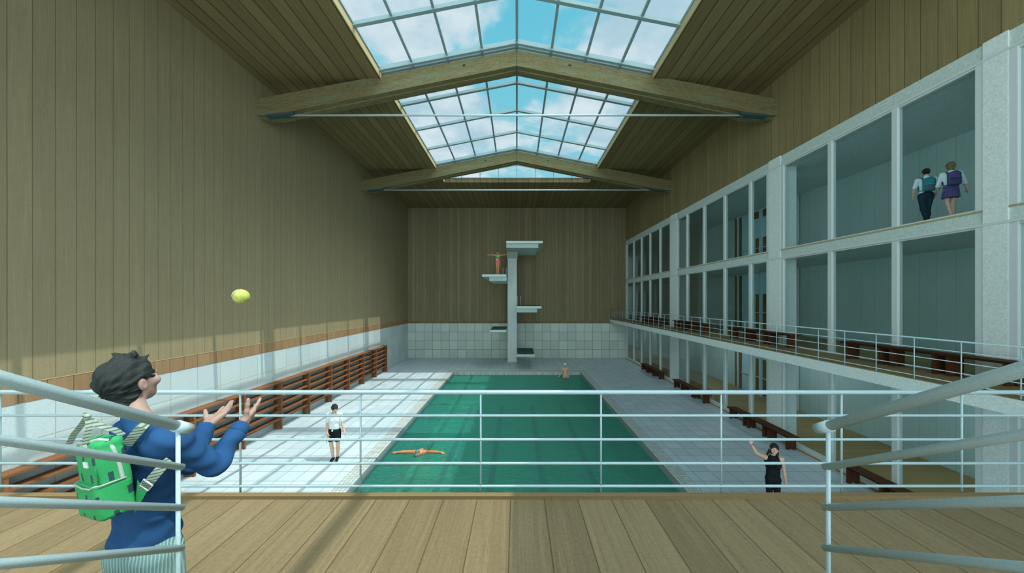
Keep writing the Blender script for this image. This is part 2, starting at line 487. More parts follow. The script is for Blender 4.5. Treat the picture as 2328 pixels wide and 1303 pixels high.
for k_ in range(-3, 4): gb.bar((k_ * 1.265, YS, ZE), (k_ * 1.265, YS, roof_z(k_ * 1.265)), 0.05, 0.05, up=(0, 1, 0))
gb.build('gable_frame', M['bar'], sk)

# timber beams with tie rods
bl = {12.26: 'big cranked timber roof beam crossing the hall nearest to the viewer',
      20.6: 'cranked timber roof beam farther back, before the end of the skylight',
      3.9: 'cranked timber roof beam overhead near the landing, out of view'}
for y in (12.26, 20.6, 3.9):
    b = thing('roof_beam', (0, y, 12.4), bl[y], 'beam', 'cranked timber roof beams')
    y0, y1 = y, y + 0.52
    ht, he, hz = EYE + 9.2, EYE + 7.4, 0.58
    for sx in (-1, 1):
        pf = [(0.012 * sx, ht), (sx * XW, he), (sx * XW, he - hz), (sx * 8.9, he - hz), (0.012 * sx, ht - hz)]
        m_ = MB()
        # glued layers: the rear leaf hangs a little lower than the front one
        m_.hull([(x, y0, z) for x, z in pf], [(x, y0 + 0.2, z) for x, z in pf])
        pr = [(x, z - (0.05 if i > 1 else 0.0)) for i, (x, z) in enumerate(pf)]
        m_.hull([(x, y0 + 0.2, z) for x, z in pr], [(x, y0 + 0.34, z) for x, z in pr])
        pr = [(x, z - (0.02 if i > 1 else 0.0)) for i, (x, z) in enumerate(pf)]
        m_.hull([(x, y0 + 0.34, z) for x, z in pr], [(x, y1, z) for x, z in pr])
        m_.build('rafter', M['beam'], b)
        MB().bar((sx * 9.2, y + 0.1, EYE + 6.80), (sx * 8.2, y + 0.1, EYE + 6.88), 0.24, 0.08).build('bearing_shoe', M['dark'], b)
    MB().box((-0.012, y0 + 0.01, ht - hz), (0.012, y1, ht - 0.01)).build('joint_plate', M['dark'], b)
    MB().tube([(-9.0, y + 0.1, EYE + 6.86), (9.0, y + 0.1, EYE + 6.86)], 0.036, 10).build('tie_rod', M['steel'], b, True)

# ---------------------------------------------------------------- glazed side
COLS = [(6.49, 6.84), (12.1, 12.66), (20.0, 20.75)]
cl_lab = {6.49: 'thick white column at the right edge, nearest to the viewer',
          12.1: 'white column in the glazed side, middle one of three',
          20.0: 'slim looking white column in the glazed side, farthest one'}
for y0, y1 in COLS:
    c = thing('column', (XW + 0.3, (y0 + y1) / 2, 0), cl_lab[y0], 'column', 'white columns of the glazed side')
    MB().box((XW - 0.03, y0, 0), (XW + 0.56, y1, ZH1 + 0.02)).build('shaft', M['conc'], c)
    MB().box((XW + 0.01, y0 - 0.1, 0), (XW + 0.12, y0, ZH0)).build('edge_frame', M['white'], c)
# horizontal bands
def hband(name, z0, z1):
    struct(MB().box((XW, YN, z0), (XW + 0.35, YB + 12, z1)).build(name, M['conc_d']))
    struct(MB().box((XW - 0.04, YN, z0 - 0.0), (XW, YB, z0 + 0.05)).build(name, M['white']))
hband('trim_7', ZH0, ZH1)
hband('trim_8', 6.57, 6.90)
struct(MB().box((XW - 0.02, YN, 6.87), (XW, YB, 6.905)).build('trim_9', M['wood_lip']))
struct(MB().box((XW - 0.02, YN, 0), (XW + 0.1, YB, 0.14)).build('baseboard_right', M['white']))
struct(MB().box((XW - 0.05, YN, 0), (XW - 0.02, YB, 0.035)).build('trim_10', M['sill']))
MULL = [29.1, 27.4, 25.7, 24.05, 22.35, 18.8, 17.1, 15.4, 13.7, 10.2, 8.45, 5.1, 3.4, 1.7, 0.0]
levels = [(0.14, ZG - TG_), (ZG, 6.57), (6.90, ZH0)]
bays = [(20.75, YB), (12.66, 20.0), (6.84, 12.1), (YN, 6.49)]
wn_ = 2
for z0, z1 in levels:
    for y0, y1 in bays:
        wr = bpy.data.objects.new('window_%d' % wn_, None); COL.objects.link(wr); wr.location = (XW, (y0 + y1) / 2, z0); struct(wr)
        wn_ += 1
        MB().box((XW + 0.045, y0, z0), (XW + 0.055, y1, z1)).build('pane', M['glass'], wr)
        for my in MULL + [y1 - 0.06, y0 + 0.06]:
            if y0 < my < y1:
                MB().box((XW - 0.02, my - 0.06, z0), (XW + 0.12, my + 0.06, z1)).build('mullion', M['white'], wr)
        MB().box((XW, y0, z0), (XW + 0.1, y1, z0 + 0.04)).box((XW, y0, z1 - 0.04), (XW + 0.1, y1, z1)).build('frame_rail', M['white'], wr)
# rooms behind the glass
XR, YE = 13.0, 42.0
struct(MB().box((XW + 0.1, YN, -0.3), (XR, YE, 0.0)).build('floor_room_ground', M['rm_floor']))
struct(MB().box((XW + 0.1, YN, 3.43), (XR, YE, ZG)).build('floor_room_middle', M['rm_floor']))
struct(MB().box((XW + 0.1, YN, 3.165), (XR, YE, 3.43)).build('ceiling_room_ground', M['rm_ceil']))
struct(MB().box((XW + 0.35, YN, 6.57), (XR, YE, 6.88)).build('ceiling_room_middle', M['rm_ceil']))
struct(MB().box((XW + 0.35, YN, 6.88), (XR, YE, 6.90)).build('floor_room_upper', M['rm_floor']))
struct(MB().box((XW + 0.35, YN, ZH0), (XR, YE, ZH0 + 0.3)).build('ceiling_room_upper', M['rm_ceil']))
struct(MB().box((XR, YN, -0.3), (XR + 0.3, YE, ZH0 + 0.3)).build('wall_room', M['rm_wall']))
struct(MB().box((XW, YB + 0.3, -0.3), (XW + 0.1, YE, ZH0 + 0.3)).build('wall_room_side', M['rm_wall']))
for ly in (2.0, 8.0, 14.0, 20.0, 26.0, 32.0):        # unseen area lights added to brighten the ground floor room
    ld = bpy.data.lights.new('fill_light', 'AREA'); ld.shape = 'RECTANGLE'; ld.size = 0.4; ld.size_y = 3.0; ld.energy = 20; ld.color = (0.88, 0.97, 1.0)
    lo_ = bpy.data.objects.new('fill_light', ld); COL.objects.link(lo_); lo_.location = (11.5, ly, 3.15)
# glazed screens with doors against the far wall of each room
scl = ['ground floor', 'gallery level', 'upper floor']
for lv, (z0, z1) in enumerate(((0.0, 3.165), (ZG, 6.57), (6.90, ZH0))):
    s_ = thing('partition_screen', (XR - 0.06, 17.5, z0), 'pale blue screen with narrow brown panels on the %s behind the glass' % scl[lv], 'partition', 'pale blue screens in the rooms')
    MB().box((XR - 0.05, 15.45, z0), (XR - 0.002, 19.64, z1 - 0.02)).build('backing', M['pale_blue'], s_)
    for ya, yb in ((19.64, 19.80), (19.24, 19.42)):
        MB().box((XR - 0.09, ya, z0), (XR - 0.05 if ya < 19.6 else XR - 0.002, yb, z1 - 0.02)).build('brown_strip', M['brown_panel'], s_)
    top = z1 - 0.02
    if lv == 2:
        rects = [(17.83, 18.23, top - 0.42, top), (17.22, 17.58, top - 0.42, top), (15.53, 16.2, top - 0.8, top),
                 (17.83, 18.1, z0 + 0.6, z0 + 1.5), (17.2, 17.58, z0 + 0.6, z0 + 1.5), (16.4, 16.9, z0 + 0.6, z0 + 1.5)]
    else:
        rects = [(17.83, 18.1, z0 + 0.05, z0 + 1.95), (17.2, 17.58, z0 + 0.05, z0 + 1.95), (16.4, 16.9, z0 + 0.05, z0 + 1.95)]
    for ya, yb, za, zb in rects:
        MB().box((XR - 0.075, ya, za), (XR - 0.05, yb, zb)).build('door_panel' if lv < 2 else 'window_panel', M['brown_panel'], s_)
    for py_ in (19.48, 18.5, 17.7, 16.3, 15.4):
        MB().box((XR - 0.14, py_ - 0.06, z0), (XR - 0.05, py_ + 0.06, z1 - 0.01)).build('post', M['white'] if py_ < 16 else M['pale_blue'], s_)
    MB().box((XR - 0.12, 15.4, top - 0.05), (XR - 0.05, 19.64, top)).box((XR - 0.12, 15.4, z0 + 0.95), (XR - 0.076, 19.2, z0 + 0.99)).build('cross_rail', M['white'], s_)
    for wy in (35.8, 33.6, 31.0):
        po = MB().box((XR - 0.14, wy - 0.25, z0), (XR - 0.02, wy + 0.25, z1 - 0.55)).build('interior_post', M['white'])
        tag(po, 'white post against the far wall of the %s room, %s of three' % (scl[lv], {35.8: 'farthest', 33.6: 'middle', 31.0: 'nearest'}[wy]), 'post', 'white posts in the far end of the %s room' % scl[lv])

# ---------------------------------------------------------------- gallery, landing, stairs
gal = MB().box((8.16, 2.73, ZG - TG_), (XW, YB, ZG - 0.02)).build('gallery_slab', M['conc']); struct(gal)
struct(MB().box((8.2, 2.73, ZG - 0.02), (XW, YB, ZG)).build('floor_gallery', M['wood_gallery']))
YL = 2.73
struct(MB().box((-XW, YN, ZG - TG_), (XW, YL, ZG - 0.03)).build('landing_slab', M['conc']))
struct(MB().box((-XW, YN, ZG - 0.03), (XW, YL - 0.04, ZG)).build('floor_landing', M['wood_floor']))
struct(MB().box((-XW, YL - 0.04, ZG - 0.29), (8.16, YL + 0.012, ZG + 0.028)).build('trim_11', M['wood_curb']))
st = MB()
for i in range(5):
    st.box((-1.42, -0.1 - 1.2, ZG + 0.17 * i), (1.32, 1.2 - 0.262 * i, ZG + 0.17 * (i + 1)))
struct(st.build('stairs', M['wood_floor']))

RH = [0.756, 0.948, 1.145, 1.342, 1.53]      # rails, below the eye
RH = [EYE - q for q in RH]
def railing(name, root, A, B, posts, r_top, r_low, r_post, drop, parts=('top_rail', 'rail', 'post')):
    """straight level railing from A to B (xy); posts = list of xy"""
    for i, z in enumerate(RH):
        MB().tube([(A[0], A[1], z), (B[0], B[1], z)], r_top if i == 0 else r_low, 12).build(parts[0] if i == 0 else parts[1], M['rail'], root, True)
    for p in posts:
        MB().tube([(p[0], p[1], ZG - drop), (p[0], p[1], RH[0])], r_post, 10).build(parts[2], M['rail'], root, True)
lr = thing('landing_railing', (0, YL + 0.03, ZG), 'white five bar metal railing along the front edge of the wooden landing', 'railing')
railing('r', lr, (-XW + 0.05, YL + 0.03), (8.16, YL + 0.03), [((-82 + 273.3 * k_) / FPX * (YL + 0.03), YL + 0.03) for k_ in range(-8, 9)], 0.0175, 0.0108, 0.0078, 0.02)
gr = thing('gallery_railing', (8.2, 15, ZG), 'slim white railing running along the edge of the long side gallery', 'railing')
railing('g', gr, (8.19, YL + 0.03), (8.19, YB - 0.02), [(8.19, 5.43 + 0.73 * k_) for k_ in range(-3, 33)], 0.016, 0.0085, 0.0095, 0.0)
for nm, X, lab in (('l', -1.287, 'sloping white tube handrail on the left, in front of the boy'), ('r', 1.183, 'sloping white tube handrail on the right side of the stairs')):
    hr = thing('stair_handrail', (X, 1.27, ZG), lab, 'handrail', 'sloping stair handrails')
    for i, dd in enumerate((0.477, 0.63, 0.785, 0.94, 1.095)):
        f_ = lambda Y: EYE - (dd - 0.649 * (1.27 - Y))
        pts = [(X, Y, f_(Y)) for Y in (1.30 if i == 0 else 1.285, 0.6, -0.1)]
        if i == 0: MB().tube([(X, 1.262, f_(1.262)), (X, 1.312, f_(1.312))], 0.0215, 12).build('end_fitting', M['rail'], hr, True)
        MB().tube(pts, 0.0175 if i == 0 else 0.0122, 16).build('handrail_tube' if i == 0 else 'rail', M['rail'], hr, True)
    for Y in (1.27, -0.05):
        zb_ = ZG if Y > 1 else ZG + 0.85
        MB().tube([(X, Y, zb_), (X, Y, EYE - (0.477 - 0.649 * (1.27 - Y)))], 0.0070, 14).build('post', M['rail'], hr, True)

# ---------------------------------------------------------------- benches and shelving
def bench_proto():
    r = thing('bench', (0, 0, 0), '', 'bench')
    s = MB()
    for x in (-0.135, 0.0, 0.135): s.box((x - 0.064, -1.66, 0.42), (x + 0.064, 1.66, 0.465))
    s.build('seat', M['bench'], r, bevel=0.004)
    for y in (-1.5, -0.66, -0.42, 0.42, 0.66, 1.5):
        pf = [(-0.16, 0), (-0.06, 0), (-0.03, 0.05), (0.03, 0.05), (0.06, 0), (0.16, 0), (0.16, 0.42), (-0.16, 0.42)]
        MB().hull([(x, y - 0.03, z) for x, z in pf], [(x, y + 0.03, z) for x, z in pf]).build('leg', M['bench'], r)
    return r
bp = bench_proto()
BL = [(12.86, 'second'), (7.76, ''), (17.95, ''), (23.0, '')]
spec = [
 (9.31, 7.76, 0, 'long brown bench on the deck nearest the viewer, partly behind the right handrail'),
 (9.31, 12.86, 0, 'long brown bench on the deck just behind the waving woman'),
 (9.31, 17.95, 0, 'long brown bench on the deck between the middle and the far column'),
 (9.31, 23.0, 0, 'long brown bench on the deck, farthest one near the back wall'),
 (9.3, 7.76, ZG, 'dark brown bench on the gallery nearest the viewer'),
 (9.3, 12.8, ZG, 'dark brown bench on the gallery in front of the middle column'),
 (9.3, 17.9, ZG, 'dark brown bench on the gallery beside the far column'),
 (9.3, 22.9, ZG, 'dark brown bench on the gallery, farthest and smallest one')]
for i, (x, y, z, lab) in enumerate(spec):
    o = bp if i == 0 else copy_tree(bp)
    o.location = (x, y, z)
    tag(o, lab, 'bench', 'long benches on the pool deck' if z == 0 else 'long benches on the gallery')

sh = thing('shelving_unit', (-9.42, 15, 0), 'long low open brown wooden shelving along the tiled left wall', 'shelving')
X0, X1 = -9.54, -9.24
SY = [6.05 + 1.775 * k_ for k_ in range(11)]
for y in SY:
    MB().box((X0, y - 0.03, 0), (X1, y + 0.03, 1.84)).build('upright_panel', M['shelf'], sh)
MB().box((X0 - 0.0, SY[0] - 0.05, 1.84), (X1 + 0.01, SY[-1] + 0.05, 1.88)).build('top_board', M['shelf'], sh)
for k_ in range(5):
    z = 0.40 + 0.288 * k_
    o_ = MB()
    for ya, yb in zip(SY, SY[1:]): o_.box((X0, ya + 0.03, z), (X1, yb - 0.03, z + 0.035))
    o_.build('shelf_board', M['shelf'], sh)

# ---------------------------------------------------------------- diving tower
tw = thing('diving_tower', (-0.4, 28, 0), 'white concrete diving tower with five platforms against the back wall', 'diving tower')
MB().box((-0.76, 27.6, 0), (0.0, 28.4, 9.15)).build('shaft', M['conc'], tw)
MB().hull([(-0.80, 25.4, 9.15), (-0.80, 28.5, 9.15), (-0.80, 28.5, 8.55), (-0.80, 27.5, 8.55)],
          [(0.06, 25.4, 9.15), (0.06, 28.5, 9.15), (0.06, 28.5, 8.55), (0.06, 27.5, 8.55)]).build('haunch', M['conc'], tw)
plats = [(-0.76, 1.86, 9.35, 24.0, 28.4, 'R'), (-2.5, -0.76, 6.95, 24.0, 28.4, 'L'), (0.0, 1.77, 4.66, 24.0, 28.2, 'R'), (-1.95, -0.76, 2.94, 24.2, 27.6, 'L'), (0.0, 1.3, 1.17, 24.2, 27.6, 'R')]
for i, (xa, xb, zt, ya, yb, sd) in enumerate(plats):
    p_ = MB().box((xa, ya, zt - 0.16), (xb, yb, zt)).build('platform', M['conc_d'], tw)
    if i < 3:
        xi0, xi1 = (xa, xb - 0.3) if sd == 'R' else (xa + 0.5, xb)
        MB().box((xi0, ya + 0.25, zt - 0.45), (xi1, yb - 0.02, zt - 0.16)).build('edge_beam', M['conc_d'], p_)
    MB().box((xa + 0.02, ya + 0.02, zt), (xb - 0.02, yb - 0.3, zt + 0.012)).build('mat', M['dark'], p_)
for xc, zt in ((-0.95, 6.95), (0.2, 4.66)):
    rr = MB()
    for dx in (-0.16, 0.1): rr.tube([(xc + dx, 26.6, zt), (xc + dx, 26.6, zt + 0.75), (xc + dx, 27.6, zt + 0.75), (xc + dx, 27.6, zt)], 0.02, 8)
    rr.build('guard_rail', M['rail'], tw, True)

# ball in the air
bl_ = MB().ball((0, 0, 0), 0.044, 28).build('ball', plain('yellow green ball felt', c3(176, 184, 96), 0.8, mott=0.2, scale=60), None, True)
bl_.location = at(548, 674, 2.05)
tag(bl_, 'small yellow ball flying through the air above the boy', 'ball')
shl = MB()
bm_ = shl.bm
bmesh.ops.create_uvsphere(bm_, u_segments=28, v_segments=14, radius=0.0462)
bmesh.ops.bisect_plane(bm_, geom=bm_.verts[:] + bm_.edges[:] + bm_.faces[:], plane_co=(-0.022, 0, 0.014), plane_no=(0.86, 0.15, -0.5), clear_outer=True)
so = shl.build('pale_patch', plain('pale ball patch', c3(196, 184, 176), 0.8), bl_, True, local=True)
# ---------------------------------------------------------------- bodies: smooth solid fields turned into one continuous mesh
def nrm(v): v = np.asarray(v, float); return v / np.linalg.norm(v)

class Field:
    def __init__(s, lo, hi, h):
        s.lo = np.array(lo, float); s.h = h
        s.n = np.maximum(4, np.ceil((np.array(hi, float) - s.lo) / h).astype(int) + 1)
        s.D = np.full(s.n, 0.2, np.float32)
        s.ax = [(s.lo[i] + h * np.arange(s.n[i])).astype(np.float32) for i in range(3)]
    def win(s, lo, hi):
        a = np.clip(np.floor((np.array(lo) - s.lo) / s.h).astype(int), 0, s.n)
        b = np.clip(np.ceil((np.array(hi) - s.lo) / s.h).astype(int) + 1, 0, s.n)
        sl = tuple(slice(a[i], b[i]) for i in range(3))
        P = np.meshgrid(*[s.ax[i][sl[i]] for i in range(3)], indexing='ij', copy=False)
        return sl, P
    def op(s, sl, d, k, mode):
        D = s.D[sl]
        if D.size == 0: return
        if mode == 'sub': d = -d
        if mode == 'add':
            hh = np.maximum(k - np.abs(D - d), 0) / max(k, 1e-6)
            s.D[sl] = np.minimum(D, d) - hh * hh * k * 0.25
        else:
            hh = np.maximum(k - np.abs(D - d), 0) / max(k, 1e-6)
            s.D[sl] = np.maximum(D, d) + hh * hh * k * 0.25
    def cone(s, a, b, ra, rb, k=0.02, mode='add', flat=None):
        """round cone from a to b; flat=(axis, factor) squashes the section along an axis"""
        a = np.asarray(a, float); b = np.asarray(b, float); R = max(ra, rb) * 1.3 + k + 3 * s.h
        sl, (X, Y, Z) = s.win(np.minimum(a, b) - R, np.maximum(a, b) + R)
        ba = b - a; L2 = max(1e-9, ba @ ba)
        t = np.clip(((X - a[0]) * ba[0] + (Y - a[1]) * ba[1] + (Z - a[2]) * ba[2]) / L2, 0, 1)
        dx = X - a[0] - t * ba[0]; dy = Y - a[1] - t * ba[1]; dz = Z - a[2] - t * ba[2]
        if flat is not None:
            f = nrm(flat[0]); c = dx * f[0] + dy * f[1] + dz * f[2]; g = (flat[1] - 1.0)
            dx = dx + f[0] * c * g; dy = dy + f[1] * c * g; dz = dz + f[2] * c * g
        d = np.sqrt(dx * dx + dy * dy + dz * dz) - (ra + (rb - ra) * t)
        s.op(sl, d, k, mode); return s
    def ell(s, c, r, R=None, k=0.02, mode='add'):
        c = np.asarray(c, float); r = np.asarray(r, float); m = r.max() + k + 3 * s.h
        sl, (X, Y, Z) = s.win(c - m, c + m)
        x, y, z = X - c[0], Y - c[1], Z - c[2]
        if R is not None:
            x, y, z = (R[0][i] * x + R[1][i] * y + R[2][i] * z for i in range(3))
        k0 = np.sqrt((x / r[0]) ** 2 + (y / r[1]) ** 2 + (z / r[2]) ** 2) + 1e-6
        k1 = np.sqrt((x / r[0] ** 2) ** 2 + (y / r[1] ** 2) ** 2 + (z / r[2] ** 2) ** 2) + 1e-6
        s.op(sl, k0 * (k0 - 1) / k1, k, mode); return s
    def box(s, c, r, R=None, rnd=0.01, k=0.01, mode='add'):
        c = np.asarray(c, float); r = np.asarray(r, float) - rnd; m = np.linalg.norm(r) + rnd + k + 3 * s.h
        sl, (X, Y, Z) = s.win(c - m, c + m)
        x, y, z = X - c[0], Y - c[1], Z - c[2]
        if R is not None:
            x, y, z = (R[0][i] * x + R[1][i] * y + R[2][i] * z for i in range(3))
        qx, qy, qz = np.abs(x) - r[0], np.abs(y) - r[1], np.abs(z) - r[2]
        d = np.sqrt(np.maximum(qx, 0) ** 2 + np.maximum(qy, 0) ** 2 + np.maximum(qz, 0) ** 2) + np.minimum(np.maximum(qx, np.maximum(qy, qz)), 0) - rnd
        s.op(sl, d, k, mode); return s
    def plane(s, p, n, k=0.0):
        """keep only the side behind the plane"""
        n = nrm(n); p = np.asarray(p, float)
        X, Y, Z = np.meshgrid(*s.ax, indexing='ij', copy=False, sparse=True)
        d = (X - p[0]) * n[0] + (Y - p[1]) * n[1] + (Z - p[2]) * n[2]
        if k > 0:
            hh = np.maximum(k - np.abs(s.D - d), 0) / k
            s.D = (np.maximum(s.D, d) + hh * hh * k * 0.25).astype(np.float32)
        else: s.D = np.maximum(s.D, d).astype(np.float32)
        return s
    def ripple(s, fn):
        X, Y, Z = np.meshgrid(*s.ax, indexing='ij', copy=False, sparse=True)
        s.D = (s.D + fn(X, Y, Z)).astype(np.float32); return s
    def mesh(s, name, mat, parent=None, off=(0, 0, 0)):
        D = s.D
        D[0] = D[-1] = 0.2; D[:, 0] = D[:, -1] = 0.2; D[:, :, 0] = D[:, :, -1] = 0.2
        S = D < 0
        cs = [(i, j, k) for i in (0, 1) for j in (0, 1) for k in (0, 1)]
        sub = lambda A, c: A[c[0]:A.shape[0] - 1 + c[0], c[1]:A.shape[1] - 1 + c[1], c[2]:A.shape[2] - 1 + c[2]]
        anyS = sub(S, cs[0]).copy(); allS = anyS.copy()
        for c in cs[1:]:
            q = sub(S, c); anyS |= q; allS &= q
        act = anyS & ~allS
        idx = np.argwhere(act)
        ids = np.full(act.shape, -1, np.int32); ids[act] = np.arange(len(idx))
        acc = np.zeros((len(idx), 3)); cnt = np.zeros(len(idx))
        for c in cs:
            for a in range(3):
                if c[a]: continue
                e = list(c); e[a] = 1
                va = D[idx[:, 0] + c[0], idx[:, 1] + c[1], idx[:, 2] + c[2]]
                vb = D[idx[:, 0] + e[0], idx[:, 1] + e[1], idx[:, 2] + e[2]]
                m = (va < 0) != (vb < 0)
                t = np.where(m, va / np.where(m, va - vb, 1), 0)
                p = np.array(c, float)[None, :] + np.zeros((len(idx), 3)); p[:, a] += t
                acc[m] += p[m]; cnt[m] += 1
        V = s.lo + s.h * (idx + acc / np.maximum(cnt, 1)[:, None]) + np.array(off)
        quads = []
        for a in range(3):
            b, c = (a + 1) % 3, (a + 2) % 3
            A = [slice(None)] * 3; B = [slice(None)] * 3
            A[a] = slice(0, -1); B[a] = slice(1, None)
            S0, S1 = S[tuple(A)], S[tuple(B)]
            e = np.argwhere(S0 != S1)
            e = e[(e[:, b] > 0) & (e[:, c] > 0) & (e[:, b] < S.shape[b] - 1) & (e[:, c] < S.shape[c] - 1)]
            fl = S0[e[:, 0], e[:, 1], e[:, 2]]
            q = []
            for db, dc in ((1, 1), (0, 1), (0, 0), (1, 0)):
                g = e.copy(); g[:, b] -= db; g[:, c] -= dc
                q.append(ids[g[:, 0], g[:, 1], g[:, 2]])
            q = np.stack(q, 1); q[~fl] = q[~fl][:, ::-1]
            quads.append(q)
        Q = np.concatenate(quads); Q = Q[(Q >= 0).all(1)]
        me = bpy.data.meshes.new(name)
        me.vertices.add(len(V)); me.vertices.foreach_set('co', V.astype(np.float32).ravel())
        me.loops.add(len(Q) * 4); me.loops.foreach_set('vertex_index', Q.astype(np.int32).ravel())
        me.polygons.add(len(Q)); me.polygons.foreach_set('loop_start', np.arange(0, len(Q) * 4, 4, dtype=np.int32))
        me.polygons.foreach_set('loop_total', np.full(len(Q), 4, np.int32))
        me.update(calc_edges=True); me.validate()
        return link_mesh(name, me, mat, parent, True)

def frame(fwd, up=(0, 0, 1)):
    """columns: right, back, up for a head or body that faces `fwd`"""
    b = -nrm(fwd); u = np.asarray(up, float); u = nrm(u - b * (u @ b)); r = np.cross(b, u)
    return np.stack([r, b, u], 1)
def loc(R, c, v): return np.asarray(c, float) + R @ np.asarray(v, float)

def add_head(F, c, R, s=1.0, neck=None, nr=0.052):
    L = lambda *v: loc(R, c, np.array(v) * s)
    if neck is not None: F.cone(neck, L(0, 0.022, -0.05), nr * 1.08, nr * 0.96, 0.03)
    F.ell(L(0, 0.014, 0.028), np.array((.074, .094, .092)) * s, R, 0.02 * s)
    F.ell(L(0, -0.028, -0.038), np.array((.056, .060, .072)) * s, R, 0.03 * s)
    F.ell(L(0, -0.060, -0.088), np.array((.024, .024, .022)) * s, R, 0.03 * s)
    F.cone(L(-0.042, -0.066, -0.018), L(-0.030, -0.066, -0.02), .024 * s, .02 * s, 0.02 * s)
    F.cone(L(0.042, -0.066, -0.018), L(0.030, -0.066, -0.02), .024 * s, .02 * s, 0.02 * s)
    for sx in (-1, 1): F.ell(L(sx * .031, -0.096, 0.006), np.array((.017, .014, .012)) * s, R, 0.014 * s, 'sub')
    F.cone(L(-0.045, -0.074, 0.026), L(0.045, -0.074, 0.026), .010 * s, .010 * s, 0.012 * s)
    F.cone(L(0, -0.084, 0.012), L(0, -0.106, -0.022), .007 * s, .0125 * s, 0.010 * s)
    for sx in (-1, 1): F.ell(L(sx * .011, -0.096, -0.027), np.array((.008, .009, .007)) * s, R, 0.006 * s)
    F.ell(L(0, -0.086, -0.050), np.array((.024, .010, .007)) * s, R, 0.006 * s)
    F.ell(L(0, -0.084, -0.062), np.array((.020, .010, .007)) * s, R, 0.006 * s)
    for sx in (-1, 1):
        F.ell(L(sx * .079, 0.012, -0.006), np.array((.010, .019, .031)) * s, R, 0.008 * s)
        F.ell(L(sx * .090, 0.006, -0.004), np.array((.007, .010, .018)) * s, R, 0.006 * s, 'sub')

def add_hair(F, c, R, s=1.0, back=0.0, th=0.012, fringe=0.05, seed=1, amp=0.004, k=0.01):
    L = lambda *v: loc(R, c, np.array(v) * s)
    F.ell(L(0, 0.018, 0.032), (np.array((.076, .096, .094)) + th) * s, R, 0.01)
    if back: F.ell(L(0, 0.045, -0.035 - back / 2), np.array((.070, .060, .06 + back / 2)) * s, R, 0.02)
    F.ell(L(0, -0.082, -0.045 + fringe * 0.0), np.array((.070, .080, .098)) * s, R, 0.012, 'sub')
    for sx in (-1, 1): F.ell(L(sx * .09, 0.000, -0.02), np.array((.03, .022, .035)) * s, R, 0.008, 'sub')
    b0 = L(0, 0.07, -0.075 - back)
    Ri = R
    F.plane(b0, -R[:, 2], 0.01)
    rng = np.random.RandomState(seed); ph = rng.rand(6) * 6.28
    c = np.asarray(c, float)
    def fn(X, Y, Z):
        x = (X - c[0]) * R[0][0] + (Y - c[1]) * R[1][0] + (Z - c[2]) * R[2][0]
        y = (X - c[0]) * R[0][1] + (Y - c[1]) * R[1][1] + (Z - c[2]) * R[2][1]
        z = (X - c[0]) * R[0][2] + (Y - c[1]) * R[1][2] + (Z - c[2]) * R[2][2]
        a = np.arctan2(x, z + 0.02 * s) * 1.0
        b_ = np.arctan2(y + 0.0, np.sqrt(x * x + z * z) + 1e-4)
        return amp * (np.sin(a * 13 + 3 * np.sin(b_ * 3 + ph[0]) + ph[1]) * 0.5 + np.sin(a * 27 + 5 * b_ + 2 * np.sin(a * 3 + ph[2])) * 0.35 + np.sin(b_ * 8 + a * 5 + ph[3]) * 0.5)
    F.ripple(fn)

def add_hand(F, w_, d, pn, across, s=1.0, curl=(.25, .3, .35, .4), spread=0.18, thumb=0.6, fore=None, tcurl=0.3, fan=None):
    """w_ wrist, d finger direction, pn palm normal, across points to the thumb side"""
    d = nrm(d); pn = np.asarray(pn, float); pn = nrm(pn - d * (pn @ d)); ac = np.asarray(across, float)
    ac = nrm(ac - d * (ac @ d) - pn * (ac @ pn)); w_ = np.asarray(w_, float)
    R = np.stack([ac, d, pn], 1)
    F.box(w_ + d * 0.047 * s, np.array((.037, .046, .0135)) * s, R, 0.012 * s, 0.012 * s)
    F.ell(w_ + d * 0.03 * s + ac * 0.022 * s + pn * 0.009 * s, np.array((.017, .030, .013)) * s, R, 0.01 * s)
    F.ell(w_ + d * 0.035 * s - ac * 0.022 * s + pn * 0.007 * s, np.array((.013, .032, .011)) * s, R, 0.01 * s)
    F.cone(w_ - d * 0.02 * s, w_ + d * 0.02 * s, .023 * s, .026 * s, 0.015 * s, flat=(pn, 1.35))
    Ls = (.070, .078, .073, .058); rs = (.0088, .0092, .0088, .0076)
    for i in range(4):
        u = (1.5 - i) / 1.5
        p = w_ + d * (0.084 - 0.008 * (u * u)) * s + ac * u * 0.0285 * s
        dd = nrm(d + ac * (fan[i] if fan else u * spread)); c = curl[i]; r = rs[i] * s
        for sg, fr_ in enumerate((.45, .30, .25)):
            an = c * (0.55 + 0.5 * sg)
            dd = nrm(dd * math.cos(an) + pn * math.sin(an))
            q = p + dd * Ls[i] * fr_ * s
            F.cone(p, q, r, r * 0.93, 0.004 * s); p = q; r *= 0.92
    p = w_ + d * 0.022 * s + ac * 0.028 * s
    dd = nrm(d * math.cos(thumb) + ac * math.sin(thumb) + pn * 0.35)
    for sg, (L_, r) in enumerate(((.036, .0125), (.032, .0105), (.026, .0092))):
        q = p + dd * L_ * s
        F.cone(p, q, r * s, r * 0.9 * s, 0.008 * s); p = q
        dd = nrm(dd + d * tcurl * 0.5 + pn * tcurl * 0.3)

